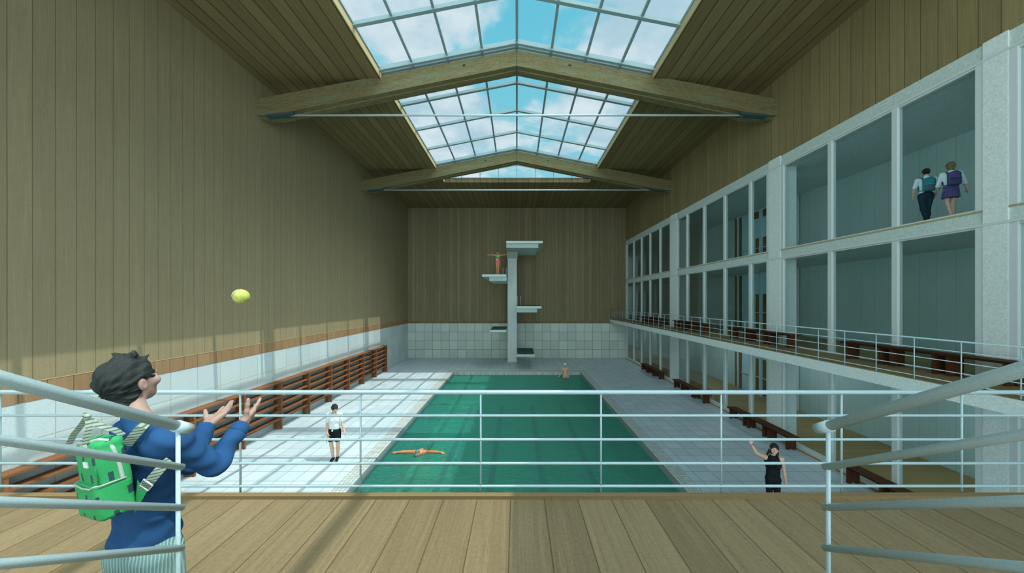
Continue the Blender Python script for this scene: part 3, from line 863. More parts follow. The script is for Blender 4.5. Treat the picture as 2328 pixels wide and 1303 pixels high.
class Person:
    """joints in the person's own space: x to the viewer's right when facing the viewer, -y front, z up"""
    def __init__(s, H=1.75, build=1.0, female=False):
        s.H = H; k = H / 1.75; s.k = k; s.b = build; s.female = female
        sw = 0.175 if female else 0.19; hw = 0.095
        s.J = dict(pelvis=(0, 0, .94), waist=(0, .0, 1.08), chest=(0, .0, 1.27), neck=(0, .01, 1.46), head=(0, -.01, 1.635),
                   shR=(-sw, .01, 1.42), elR=(-sw - .06, .02, 1.13), wrR=(-sw - .07, -.04, .88),
                   shL=(sw, .01, 1.42), elL=(sw + .06, .02, 1.13), wrL=(sw + .07, -.04, .88),
                   hpR=(-hw, 0, .92), knR=(-hw - .01, -.01, .50), anR=(-hw - .02, .03, .085),
                   hpL=(hw, 0, .92), knL=(hw + .01, -.01, .50), anL=(hw + .02, .03, .085))
        s.J = {a: np.array(b, float) * k for a, b in s.J.items()}
        s.hf = (0, -1, 0); s.hup = (0, 0, 1); s.hands = {}; s.feet = {}
    def lo(s, m=0.25):
        P = np.stack(list(s.J.values())); return P.min(0) - m, P.max(0) + m
    def r(s, v): return v * s.k * s.b
    def torso(s, F, g=0.0, k=0.05, full=True):
        J = s.J; r = s.r; fl = ((0, 1, 0), 1.45)
        fem = s.female
        for a, sx in (('R', -1), ('L', 1)):
            F.cone((J['sh' + a] * 0.72 + J['neck'] * 0.28) - np.array((0, 0, .03)) * s.k, J['chest'] + np.array((sx * .06, 0, 0)) * s.k, r(.062) + g, r(.098) + g, k, flat=((0, 1, 0), 1.15))
            F.cone(J['chest'] + np.array((sx * .05, 0, 0)) * s.k, J['waist'] + np.array((sx * .045, 0, 0)) * s.k, r(.098) + g, r(.078 if fem else .088) + g, k, flat=((0, 1, 0), 1.15))
            F.cone(J['waist'] + np.array((sx * .045, 0, 0)) * s.k, J['pelvis'] + np.array((sx * .055, 0, 0)) * s.k, r(.076 if fem else .086) + g, r(.094 if fem else .095) + g, k, flat=((0, 1, 0), 1.1))
            if fem: F.ell(J['chest'] + np.array((sx * .065, -.085, .0)) * s.k, (r(.055) + g, r(.05) + g, r(.05) + g), None, 0.03)
        F.ell(J['pelvis'] + np.array((0, .02, -.04)) * s.k, (r(.118 if fem else .135) + g, r(.10) + g, r(.085) + g), None, 0.03)
    def arm(s, F, a, g=0.0, t=(0, 1), k=0.02):
        J = s.J; r = s.r; sh, el, wr = J['sh' + a], J['el' + a], J['wr' + a]
        # t: 0 shoulder, 1 elbow, 2 wrist
        fem = 0.96 if s.female else 1.0
        if t[0] < 1:
            e = sh + (el - sh) * min(1, t[1])
            F.cone(sh, e, r(.050 * fem) + g, r((.050 + (.037 - .050) * min(1, t[1])) * fem) + g, k)
        if t[1] > 1:
            m = el + (wr - el) * 0.3; e = el + (wr - el) * (t[1] - 1)
            F.cone(el, m, r(.037 * fem) + g, r(.040 * fem) + g, 0.01)
            F.cone(m, e, r(.040 * fem) + g, r(.025 * fem) + g, 0.01)
    def leg(s, F, a, g=0.0, t=2.0, k=0.03):
        J = s.J; r = s.r; hp, kn, an = J['hp' + a], J['kn' + a], J['an' + a]
        e = hp + (kn - hp) * min(1, t)
        F.cone(hp, e, r(.083) + g, r(.083 + (.052 - .083) * min(1, t)) + g, k)
        if t > 1:
            m = kn + (an - kn) * 0.33 + np.array((0, .018, 0)) * s.k
            F.cone(kn, m, r(.050) + g, r(.054) + g, 0.02)
            f = min(1.0, (t - 1)); e = m + (an - m) * max(0, (f - .33) / .67)
            F.cone(m, e, r(.054) + g, r(.054 + (.034 - .054) * max(0, (f - .33) / .67)) + g, 0.02)
    def foot(s, F, a, g=0.0):
        J = s.J; an = J['an' + a]; d = np.array(s.feet.get(a, (0, -1, -.15)), float); d = nrm(d)
        hz = np.array((0, 0, -.045)) * s.k
        F.ell(an + hz * .8 - d * .015 * s.k, np.array((.034, .036, .04)) * s.k + g, None, 0.02)
        F.cone(an + hz * .7, an + hz + d * .12 * s.k, .034 * s.k + g, .03 * s.k + g, 0.02, flat=((0, 0, 1), 1.15))
        F.cone(an + hz + d * .11 * s.k, an + hz * 1.15 + d * .155 * s.k, .032 * s.k + g, .022 * s.k + g, 0.02, flat=((0, 0, 1), 1.3))
    def skin(s, mat, root, h=0.008, feet=True, legs=True):
        a, b = s.lo(); F = Field(a, b, h); J = s.J
        s.torso(F)
        for q in 'RL':
            s.arm(F, q, 0, (0, 2))
            if legs: s.leg(F, q)
            if legs and feet: s.foot(F, q)
            hd = s.hands.get(q, {}); wr, el = J['wr' + q], J['el' + q]; dd = nrm(wr - el)
            d = hd.get('d', dd)
            add_hand(F, wr, d, hd.get('pn', (1 if q == 'R' else -1, 0, 0)), hd.get('ac', (0, -1, 0)), s.k * (0.92 if s.female else 1.0), hd.get('curl', (.25, .3, .35, .4)), hd.get('spread', .12), hd.get('thumb', .5))
        R = frame(s.hf, s.hup); s.R = R
        F.cone(J['chest'], J['neck'], r_ := s.r(.06), s.r(.058), 0.05)
        add_head(F, J['head'], R, s.k, J['neck'], s.r(.050 if not s.female else .043))
        body = F.mesh('body', mat, root)
        return body
    def face(s, root, eye=None, mouth=None, brow=None):
        R = s.R; c = s.J['head']; k = s.k
        for sx in (-1, 1):
            e = MB(); p = loc(R, c, np.array((sx * .031, -.085, .006)) * k)
            e.ball(p, .0112 * k, 12)
            o = e.build('eye', M['eye_white'], root, True, local=True)
            e = MB(); e.ball(loc(R, c, np.array((sx * .031, -.0925, .006)) * k), .0060 * k, 10)
            e.build('iris', M['eye_dark'], o, True, local=True)
            e = MB(); e.tube([loc(R, c, np.array((sx * x, y, z)) * k) for x, y, z in ((.016, -.090, .024), (.032, -.090, .029), (.048, -.077, .024))], .0035 * k, 8)
            e.build('eyebrow', brow or M['hair_dark'], root, True, local=True)
        e = MB(); e.tube([loc(R, c, np.array((x, y, z)) * k) for x, y, z in ((-.024, -.084, -.052), (-.012, -.095, -.056), (0, -.098, -.0575), (.012, -.095, -.056), (.024, -.084, -.052))], [.002 * k, .0045 * k, .005 * k, .0045 * k, .002 * k], 8)
        e.build('mouth', mouth or M['lips'], root, True, local=True)

M['skin'] = plain('skin', c3(214, 168, 142), 0.5, 0.35, mott=0.03, scale=40)
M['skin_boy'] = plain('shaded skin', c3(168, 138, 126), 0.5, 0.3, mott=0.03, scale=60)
M['skin_pale'] = plain('pale skin', c3(214, 172, 150), 0.5, 0.35, mott=0.03, scale=40)
M['skin_tan'] = plain('tanned skin', c3(200, 132, 90), 0.45, 0.4, mott=0.03, scale=40)
M['hair_dark'] = plain('dark hair', c3(42, 38, 36), 0.55, 0.4, mott=0.12, scale=90)
M['hair_boy'] = plain('boy dark hair', c3(40, 47, 46), 0.5, 0.5, mott=0.2, scale=120)
def hairy(m):
    t = NT(m.node_tree); p = next(n for n in t.n if n.type == 'BSDF_PRINCIPLED')
    v = t.node('ShaderNodeTexCoord').outputs['Object']
    b = t.node('ShaderNodeBump'); b.inputs['Strength'].default_value = .8; b.inputs['Distance'].default_value = .006
    t.put(b.inputs['Height'], t.noise(t.mapping(v, (260, 60, 60), (0, 0, 0), (.3, .5, .4)), 1.0, 4.0, .6, .6)); t.link(b.outputs[0], p.inputs['Normal'])
    p.inputs['Roughness'].default_value = .65; p.inputs['Specular IOR Level'].default_value = .3
hairy(M['hair_boy']); hairy(M['hair_dark'])
M['hair_blond'] = plain('light brown hair', c3(120, 100, 66), 0.55, 0.4, mott=0.12, scale=90)
M['eye_white'] = plain('eye white', c3(225, 228, 225), 0.3, 0.5, mott=0.0)
M['eye_dark'] = plain('iris', c3(30, 30, 32), 0.2, 0.6, mott=0.0)
M['lips'] = plain('lips', c3(170, 84, 80), 0.5, 0.3, mott=0.0)
M['teeth'] = plain('teeth', c3(232, 230, 222), 0.35, 0.4, mott=0.0)
M['black_cloth'] = plain('black cloth', c3(18, 22, 26), 0.7, 0.2, mott=0.1)
M['white_cloth'] = plain('white cloth', c3(222, 228, 232), 0.8, 0.1, mott=0.05)
M['blue_trim'] = plain('blue lanyard', c3(30, 60, 190), 0.6, mott=0.0)
M['pink'] = plain('pink band', c3(226, 70, 130), 0.6, mott=0.0)
# ---------------------------------------------------------------- the boy catching the ball (built in place, in world space)
boy = thing('person', (-1.74, 1.55, ZG), 'boy in blue long-sleeved top looking up with both hands raised at the stair rail', 'person')
BO = -wloc(boy)
HF = nrm((0.20, 0.98, 0.0)); LT = nrm((0.98, -0.20, 0.0)); UP = np.array((0, 0, 1.0))
A = lambda px, py, Y: np.array(at(px, py, Y))
bj = dict(
    pelvis=A(329, 1232, 1.55), waist=A(334, 1150, 1.55), chest=A(338, 1040, 1.54), neck=A(318, 958, 1.545), head=A(297, 869, 1.57))
shR, elR, wrR = A(384, 1003, 1.47), A(488, 1058, 1.62), A(549, 968, 1.80)
shL, elL, wrL = A(324, 992, 1.63), A(432, 1052, 1.80), A(470, 968, 1.95)
hip = bj['pelvis']
hpR, hpL = hip + LT * .085 + UP * -.02, hip - LT * .085 + UP * -.02
ftz = ZG
knR, anR = hpR + np.array((.0, .02, -.36)), np.array((hpR[0] + .0, hpR[1] - .01, ftz + .075))
knL, anL = hpL + np.array((.0, .04, -.36)), np.array((hpL[0] - .02, hpL[1] + .03, ftz + .075))
HFW = nrm((0.06, 0.92, 0.20))
HR = frame(HFW, (0, 0, 1))
# skin: head, neck, hands and legs as one body
Fb = Field((-2.2, 1.15, ftz - .02), (-1.30, 2.25, 5.0), 0.0045)
def boy_torso(F, g):
    F.cone(bj['neck'] - UP * .052 + LT * .08, bj['chest'] + LT * .05, .050 + g, .076 + g, .05, flat=(HF, 1.05))
    F.cone(bj['neck'] - UP * .050 - LT * .07, bj['chest'] - LT * .05, .050 + g, .076 + g, .05, flat=(HF, 1.05))
    for q in (-1, 1):
        F.cone(bj['chest'] + LT * q * .05, bj['waist'] + LT * q * .045, .076 + g, .068 + g, .04, flat=(HF, 1.02))
        F.cone(bj['waist'] + LT * q * .045, bj['pelvis'] + LT * q * .05, .068 + g, .076 + g, .04, flat=(HF, 1.02))
boy_torso(Fb, -0.012)
for a, b, c in ((shR, elR, wrR), (shL, elL, wrL)):
    Fb.cone(a, b, .042, .033, .02); Fb.cone(b, b + (c - b) * .3, .033, .034, .01); Fb.cone(b + (c - b) * .3, c, .034, .022, .01)
for a, b, c in ((hpR, knR, anR), (hpL, knL, anL)):
    Fb.cone(a, b, .062, .044, .03); Fb.cone(b, b + (c - b) * .35 - HF * .012, .046, .048, .02); Fb.cone(b + (c - b) * .35 - HF * .012, c, .048, .032, .02)
Fb.cone(bj['chest'], bj['neck'], .035, .035, .03)
add_head(Fb, bj['head'], HR, 0.95, bj['neck'], 0.042)
# right hand (near): thumb straight up, fingers fanned away and up
add_hand(Fb, wrR, A(598, 912, 1.97) - wrR, (-.8, .1, .55), A(553, 890, 1.78) - A(560, 950, 1.86), 1.08, (.06, .14, .24, .36), .30, 1.05, tcurl=.1)
add_hand(Fb, wrL, A(526, 922, 2.08) - wrL, (-.25, -.45, .85), A(452, 905, 1.97) - A(478, 950, 2.0), 1.1, (-.05, .10, .20, .28), .40, .90, tcurl=.0, fan=(.62, .12, -.05, -.25))
body = Fb.mesh('body', M['skin_boy'], boy, BO)
# hair
Fh = Field(bj['head'] - .24, bj['head'] + .2, 0.0034)
Fh.ell(loc(HR, bj['head'], (0, .012, .055)), (.062, .075, .083), HR, .01)
add_hair(Fh, bj['head'], HR, 0.91, 0.075, 0.015, seed=4, amp=0.0055, k=.01)
for sx in (-1, 1): Fh.ell(loc(HR, bj['head'], (sx * .088, .010, -.006)), (.026, .024, .036), HR, .006, 'sub')
for sx in (-1, 1): Fh.ell(loc(HR, bj['head'], (sx * .085, -.035, -.035)), (.045, .048, .055), HR, .01, 'sub')
Fh.ell(loc(HR, bj['head'], (0, -.075, -.12)), (.12, .105, .095), HR, .01, 'sub')
rng = random.Random(3)
for i in range(16):
    a = rng.uniform(-.035, .045); f = rng.uniform(-.055, .01)
    b0 = loc(HR, bj['head'], (a, f, .030 + .112 * math.sqrt(max(0, 1 - (a / .089) ** 2 - ((f - .018) / .108) ** 2)) - .006))
    b1 = b0 + HR @ np.array((a * .3 + rng.uniform(-.012, .012), rng.uniform(-.03, .01), rng.uniform(.008, .018)))
    Fh.cone(b0, b1, .009, .003, .012)
Fh.mesh('hair', M['hair_boy'], boy, BO)
for sx in (-1, 1):
    e = MB().ball(Vector(loc(HR, bj['head'], (sx * .029, -.074, .006))), .0105, 12).build('eye', M['eye_white'], boy, True)
    MB().ball(Vector(loc(HR, bj['head'], (sx * .029, -.083, .008))), .0048, 10).build('iris', M['eye_dark'], e, True)
    MB().tube([loc(HR, bj['head'], (sx * x, y, z)) for x, y, z in ((.015, -.083, .023), (.030, -.082, .0275), (.045, -.070, .023))], .003, 8).build('eyebrow', M['hair_boy'], boy, True)
MB().tube([loc(HR, bj['head'], p) for p in ((-.021, -.078, -.051), (0, -.090, -.053), (.021, -.078, -.051))], [.002, .004, .002], 8).build('mouth', M['lips'], boy, True)
# blue top
M['blue_top'] = plain('blue jersey', c3(40, 78, 122), 0.85, 0.1, mott=0.07, scale=160)
Fs = Field((-2.15, 1.15, 3.85), (-1.30, 2.15, 4.75), 0.0045)
boy_torso(Fs, 0.006)
Fs.ell(bj['pelvis'] + UP * .035, (.138, .108, .07), frame(HF), .03)
cuffR, cuffL = wrR - (wrR - elR) * .10, wrL - (wrL - elL) * .10
for a, b, c in ((shR, elR, cuffR), (shL, elL, cuffL)):
    Fs.cone(a, b, .058, .050, .07); Fs.cone(b, c, .050, .041, .02)
Fs.cone(bj['neck'] - UP * .05, bj['neck'] + UP * .012, .064, .054, .03)
Fs.cone(bj['chest'] + LT * .07 + UP * .06, shR, .075, .060, .05)
Fs.cone(bj['chest'] - LT * .06 + UP * .06, shL, .07, .058, .05)
Fs.plane(bj['pelvis'] - UP * .02, -UP, .006)
Fs.plane(bj['neck'] + UP * .022, nrm((.1, .3, 1)), .004)
def creases(X, Y, Z):
    return 0.0060 * np.sin(38 * (Z - 0.6 * X + .3 * Y) + 3 * np.sin(9 * X + 5 * Y)) * np.sin(11 * Y + 7 * Z) + 0.0030 * np.sin(75 * (Z + .5 * X) + 4 * np.sin(14 * Y))
Fs.ripple(creases)
Fs.mesh('long_sleeved_top', M['blue_top'], boy, BO)
for c, w0, e0 in ((cuffR, wrR, elR), (cuffL, wrL, elL)):
    d_ = nrm(w0 - e0)
    MB().tube([c + d_ * t for t in (-.028, -.02, .012, .022, .022, .006)], [.0415, .044, .0435, .041, .034, .030], 24).build('cuff', M['blue_top'], boy, True)
# corduroy trousers
m_, t_, p_, o_ = new_mat('pale corduroy')
v_ = t_.node('ShaderNodeTexCoord').outputs['Object']
s_ = t_.node('ShaderNodeSeparateXYZ'); t_.link(v_, s_.inputs[0])
u_ = t_.m('ADD', t_.m('MULTIPLY', s_.outputs[0], .78), t_.m('MULTIPLY', s_.outputs[1], .62))
u_ = t_.m('ADD', u_, t_.m('MULTIPLY', t_.noise(v_, 6.0, 2.0), .03))
rb_ = t_.m('SINE', t_.m('MULTIPLY', u_, 2 * math.pi / .0115))
t_.put(p_.inputs['Base Color'], speckle(t_, t_.mix(t_.m('ADD', t_.m('MULTIPLY', rb_, .5), .5), c3(104, 142, 142), c3(150, 184, 182)), v_, .08, 150))
p_.inputs['Roughness'].default_value = .9
b_ = t_.node('ShaderNodeBump'); b_.inputs['Strength'].default_value = .7; b_.inputs['Distance'].default_value = .004
t_.put(b_.inputs['Height'], rb_); t_.link(b_.outputs[0], p_.inputs['Normal'])
Fp = Field((-2.15, 1.2, ftz + .02), (-1.35, 1.95, 4.2), 0.006)
Fp.ell(bj['pelvis'] - UP * .02, (.136, .114, .12), frame(HF), .03)
Fp.cone(bj['pelvis'] + UP * .03 + LT * .03, bj['pelvis'] + UP * .03 - LT * .03, .082, .082, .03)
for a, b, c in ((hpR, knR, anR), (hpL, knL, anL)):
    Fp.cone(a - UP * .02, b, .088, .078, .03); Fp.cone(b, c + UP * .02, .082, .066, .03)
Fp.plane(bj['pelvis'] + UP * .045, UP, .006)
Fp.ripple(lambda X, Y, Z: .004 * np.sin(22 * X + 15 * Y + 2 * np.sin(8 * Z)) )
Fp.mesh('trousers', m_, boy, BO)
for an_ in (anR, anL):
    Ff = Field(an_ - .2, an_ + .24, 0.006)
    Ff.ell(an_ - UP * .03, (.04, .045, .045), None, .02); Ff.cone(an_ - UP * .03, an_ - UP * .042 + HF * .13, .042, .036, .02)
    Ff.plane(np.array((0, 0, ftz + .002)), -UP)
    Ff.mesh('shoe', M['white_cloth'], boy, BO)

# green backpack
def pack_mat():
    m, t, p, o = new_mat('green canvas with dark rectangles')
    v = t.node('ShaderNodeTexCoord').outputs['Object']
    s = t.node('ShaderNodeSeparateXYZ'); t.link(v, s.inputs[0])
    u = t.m('ADD', t.m('MULTIPLY', s.outputs[0], 1.0), t.m('MULTIPLY', s.outputs[1], 1.0))
    zr = t.m('DIVIDE', t.m('ADD', s.outputs[2], .5), .078)
    row = t.m('FLOOR', zr)
    uu = t.m('DIVIDE', t.m('ADD', u, t.m('ADD', t.m('MULTIPLY', t.m('MODULO', row, 2.0), .046), .507)), .092)
    a = t.m('LESS_THAN', t.m('ABSOLUTE', t.m('SUBTRACT', t.m('FRACT', uu), .5)), .085)
    b = t.m('LESS_THAN', t.m('ABSOLUTE', t.m('SUBTRACT', t.m('FRACT', zr), .5)), .23)
    base = t.mix(t.m('MULTIPLY', a, b), c3(40, 152, 88), c3(32, 66, 74))
    t.put(p.inputs['Base Color'], speckle(t, base, v, .07, 120)); p.inputs['Roughness'].default_value = .85
    return m
M['pack'] = pack_mat()
M['pack_trim'] = plain('pale zip tape', c3(168, 178, 170), .7)
def web_mat():
    m, t, p, o = new_mat('striped webbing')
    v = t.node('ShaderNodeTexCoord').outputs['Object']
    s = t.node('ShaderNodeSeparateXYZ'); t.link(v, s.inputs[0])
    q = t.m('SINE', t.m('MULTIPLY', t.m('ADD', s.outputs[2], t.m('MULTIPLY', s.outputs[0], .3)), 2 * math.pi / .013))
    t.put(p.inputs['Base Color'], t.mix(t.ramp(q, .2, .6), c3(150, 165, 148), c3(82, 100, 92))); p.inputs['Roughness'].default_value = .8
    return m
M['web'] = web_mat()
PC = np.array((-1.7169, 1.3897, EYE - .7217))
bag = thing('backpack', tuple(PC), 'bright green backpack with dark rectangles worn by the boy', 'backpack')
PH = nrm((.380, .925, 0)); PLt = nrm((.925, -.380, 0)); PU = nrm(UP - PLt * .108 - PH * .094)
PLt = nrm(PLt - PU * (PLt @ PU)); PH = np.cross(PU, PLt)
PR = np.stack([PLt, PH, PU], 1)
bag.rotation_euler = Matrix(PR.tolist()).to_euler()
bag_inv = Matrix.Translation(bag.location) @ bag.rotation_euler.to_matrix().to_4x4(); bag_inv.invert()
Wl = lambda p: bag_inv @ Vector(p)
# shoulder straps over the top and back under the right arm
def surf(px, py, Y): return Wl(A(px, py, Y))
# local space: x across (to the right), y towards the boy, z up
Fk = Field((-.16, -.13, -.23), (.17, .16, .24), 0.0035)
Fk.box((0, .006, .0), (.094, .043, .155), None, .024, .01)
Fk.box((0, .004, -.02), (.097, .045, .13), None, .02, .015)
Fk.ripple(lambda X, Y, Z: .0022 * np.sin(40 * Z + 20 * X) * np.sin(30 * X + 25 * Y))
Fk.mesh('main_bag', M['pack'], bag)
Fk = Field((-.16, -.14, -.23), (.17, .14, .1), 0.0035)
Fk.box((0, -.006, -.086), (.103, .052, .074), None, .018, .01)
Fk.ripple(lambda X, Y, Z: .0025 * np.sin(38 * Z + 20 * X) * np.sin(30 * X + 25 * Y))
Fk.plane((0, 0, -.022), (0, .15, 1), .004)
pk = Fk.mesh('front_pocket', M['pack'], bag)
MB().tube([(-.103, .03, -.020), (-.104, -.04, -.016), (-.085, -.058, -.018), (0, -.060, -.024), (.075, -.060, -.020), (.098, -.056, -.010), (.105, -.04, -.014), (.105, .03, -.018)], .0032, 8).build('piping', M['pack_trim'], pk, True, local=True)
zp = [(.101, .020, -.02), (.100, .018, .05), (.095, .012, .11), (.080, .004, .148), (.055, -.01, .157), (.02, -.026, .152), (-.04, -.034, .148)]
MB().tube(zp, .0068, 8).build('zip', M['pack_trim'], bag, local=True)
MB().tube([(.085, -.036, .14), (.089, -.041, .05), (.089, -.041, -.02)], .0022, 6).build('seam', M['pack'], bag, True, local=True)
MB().box((.0, -.047, .055), (.036, -.040, .078)).build('label_patch', M['white_cloth'], bag, local=True)
MB().box((.0, -.046, .105), (.034, -.036, .148)).build('handle_patch', M['pack_trim'], bag, local=True)
hn = [surf(195, 1010, 1.34), surf(197, 992, 1.34), surf(203, 975, 1.345), surf(202, 958, 1.35), surf(199, 950, 1.355)]
# hn
hl = [surf(199, 948, 1.355), surf(186, 966, 1.365), surf(168, 988, 1.375), surf(158, 1008, 1.38)]
# hl
hr_ = [surf(199, 950, 1.355), surf(218, 964, 1.36), surf(240, 972, 1.37), (surf(262, 978, 1.385)), surf(280, 990, 1.40)]
# hr_
KN = surf(199, 948, 1.355); MB().ball(KN, .013, 14, (1.1, .8, 1)).ball(KN + Vector((-.006, -.004, .010)), .009, 10).build('knot', M['web'], bag, True, local=True)
VL = bag_inv.to_3x3() @ Vector((-.80, .60, -.25))
def strap(pts, w_, name):
    n = len(pts); sd = [tuple(((Vector(pts[min(i+1, n-1)]) - Vector(pts[max(i-1, 0)])).cross(VL)).normalized()) for i in range(n)]
    return MB().ribbon(pts, sd, w_, .0028).build(name, M['web'], bag, local=True)
s1 = [surf(288, 1012, 1.40), surf(304, 992, 1.395), surf(322, 972, 1.405), surf(334, 958, 1.44), surf(338, 950, 1.49)]
strap(s1, .034, 'shoulder_strap')
for q_ in (hn, hl, hr_): strap(q_, .019, 'handle')
s2 = [surf(326, 1112, 1.385), surf(343, 1092, 1.375), surf(358, 1074, 1.385), surf(372, 1058, 1.40), surf(386, 1046, 1.42)]
strap(s2, .034, 'lower_strap')
MB().hull([surf(x, y, Y) for x, y, Y in ((306, 1168, 1.40), (312, 1090, 1.40), (334, 1118, 1.385))], [surf(x, y, Y + .02) for x, y, Y in ((306, 1168, 1.40), (312, 1090, 1.40), (334, 1118, 1.385))]).build('strap_gusset', M['pack'], bag, local=True)
bk = [surf(x, y, 1.366) for x, y in ((327, 1090), (319, 1103), (337, 1116), (347, 1104))]
MB().tube(bk, .0028, 8, close=True).build('buckle', M['white'], bag, True, local=True)
# ---------------------------------------------------------------- the other people
def hair_for(P, root, mat, back=0.0, th=0.01, seed=1, h=0.006, amp=.003):
    c = P.J['head']; F = Field(c - .22 * P.k - back * 1.2, c + .2 * P.k, h)
    add_hair(F, c, P.R, P.k, back, th, seed=seed, amp=amp); F.mesh('hair', mat, root)

# young man in white polo and black shorts walking on the left deck
g = thing('person', (-5.78, 10.6, 0), 'person in white polo shirt and black shorts walking on the left deck, looking down', 'person')
P = Person(1.76); J = P.J
J['head'] = np.array((.02, -.035, 1.64)); P.hf = nrm((.75, -.62, -.42))
J['elR'] = np.array((-.235, .0, 1.12)); J['wrR'] = np.array((-.17, -.10, .89)); J['elL'] = np.array((.245, .01, 1.14)); J['wrL'] = np.array((.335, -.04, .93))
J['knR'] = np.array((-.085, -.04, .50)); J['anR'] = np.array((-.05, .0, .09)); J['knL'] = np.array((.12, -.03, .50)); J['anL'] = np.array((.075, .04, .10))
P.hands = {'R': dict(d=(.25, -.25, -.9), pn=(.5, .7, 0), ac=(.7, -.5, 0)), 'L': dict(d=(.4, -.1, -.9), pn=(-.6, -.3, 0), ac=(-.3, -.9, 0))}
P.feet = {'R': (.1, -1, -.1), 'L': (.35, -1, -.1)}
P.skin(M['skin'], g); P.face(g); hair_for(P, g, M['hair_dark'], 0.0, .017, 5, .005, .006)
a, b = P.lo(.15)
F = Field(a, b, .008); P.torso(F, .014)
for q in 'RL': P.arm(F, q, .018, (0, .62))
F.cone(J['neck'] - np.array((0, 0, .03)), J['neck'] + np.array((0, 0, .0)), .07, .062, .03)
F.plane((0, 0, 1.0), (0, 0, -1)); F.plane(J['neck'] + np.array((0, 0, .012)), (0, -.4, 1))
F.ripple(lambda X, Y, Z: .004 * np.sin(30 * Z + 12 * X + 2 * np.sin(14 * X))); F.mesh('polo_shirt', M['white_cloth'], g)
F = Field(a, b, .008)
F.ell(J['pelvis'] + np.array((0, 0, -.01)), (.16, .125, .12), None, .02)
for q in 'RL': F.cone(J['hp' + q], J['hp' + q] + (J['kn' + q] - J['hp' + q]) * .72, .102, .092, .03)
F.plane((0, 0, 1.02), (0, 0, 1)); F.plane((0, 0, .62), (0, 0, -1)); F.mesh('shorts', M['black_cloth'], g)
MB().box((-.02, -.142, .955), (.02, -.122, 1.0)).build('waist_badge', M['white_cloth'], g, local=True)
for q in 'RL':
    F = Field(J['an' + q] - .22, J['an' + q] + .22, .007); P.foot(F, q, .010); F.plane((0, 0, .003), (0, 0, -1)); F.mesh('shoe', M['black_cloth'], g)
MB().ribbon([(-.20, -.02, .95), (-.225, -.03, .86), (-.21, -.02, .76), (-.235, -.03, .66), (-.245, -.02, .58)], (0, 1, 0), .022, .003).build('lanyard', M['blue_trim'], g, local=True)

# waving woman on the right deck
wv = thing('person', (5.94, 7.75, 0), 'smiling woman in black swimsuit standing on the right deck and waving', 'person', None, math.radians(-22))
P = Person(1.74, .92, True); J = P.J
J['head'] = np.array((.015, -.03, 1.62)); P.hf = nrm((-.16, -1, .12)); P.hup = (.10, 0, 1)
for q, sx in (('R', -1), ('L', 1)): J['hp' + q][0] = sx * .072; J['kn' + q][0] = sx * .075
J['shR'] = np.array((-.17, .0, 1.41)); J['elR'] = np.array((-.345, -.10, 1.50)); J['wrR'] = np.array((-.46, -.12, 1.72))
J['elL'] = np.array((.215, .03, 1.14)); J['wrL'] = np.array((.245, .01, .88))
P.hands = {'R': dict(d=(-.12, -.05, 1), pn=(0, -1, 0), ac=(1, 0, 0), curl=(.08, .08, .1, .12), spread=.3, thumb=.7)}
P.skin(M['skin_pale'], wv, .007)
P.face(wv, mouth=M['lips'])
R = P.R
MB().tube([loc(R, J['head'], np.array(p)) for p in ((-.019, -.0945, -.055), (0, -.104, -.0585), (.019, -.0945, -.055))], [.002, .0035, .002], 8).build('teeth', M['teeth'], wv, True, local=True)
hair_for(P, wv, M['hair_dark'], 0.06, .012, 8, .006, amp=.004)
F = Field((-.25, -.2, 1.2), (.25, .3, 1.75), .007)
F.cone(loc(R, J['head'], (-.06, .05, -.03)), (-.10, .06, 1.45), .035, .02, .02); F.cone(loc(R, J['head'], (.065, .04, -.03)), (.085, .0, 1.45), .03, .018, .02)
F.mesh('wet_hair_strand', M['hair_dark'], wv)
a, b = P.lo(.15); F = Field(a, b, .008); P.torso(F, .007)
for q in 'RL': P.leg(F, q, .007, .8)
for sx in (-1, 1):
    F.ell((sx * .205, 0, 1.44), (.095, .2, .115), None, .01, 'sub')
    F.cone((sx * .055, -.10, 1.36), (sx * .04, .02, 1.47), .022, .018, .02)
F.cone((0, -.01, 1.27), (0, .0, 1.45), .080, .066, .03)
F.ell((0, -.13, 1.49), (.035, .09, .03), None, .02, 'sub')
F.plane((0, 0, 1.475), (0, 0, 1)); F.plane((0, 0, .56), (0, 0, -1)); F.mesh('swimsuit', M['black_cloth'], wv)
MB().box((.0, -.165, 1.335), (.055, -.13, 1.35)).build('chest_print', M['white_cloth'], wv, local=True)
wr = J['wrR']; dd = nrm(wr - J['elR'])
MB().tube([wr + np.array((math.cos(t) * .032, math.sin(t) * .032, .0)) - dd * .03 for t in np.linspace(0, 2 * math.pi, 18)[:-1]], .006, 6, close=True).build('wristband', M['pink'], wv, True, local=True)

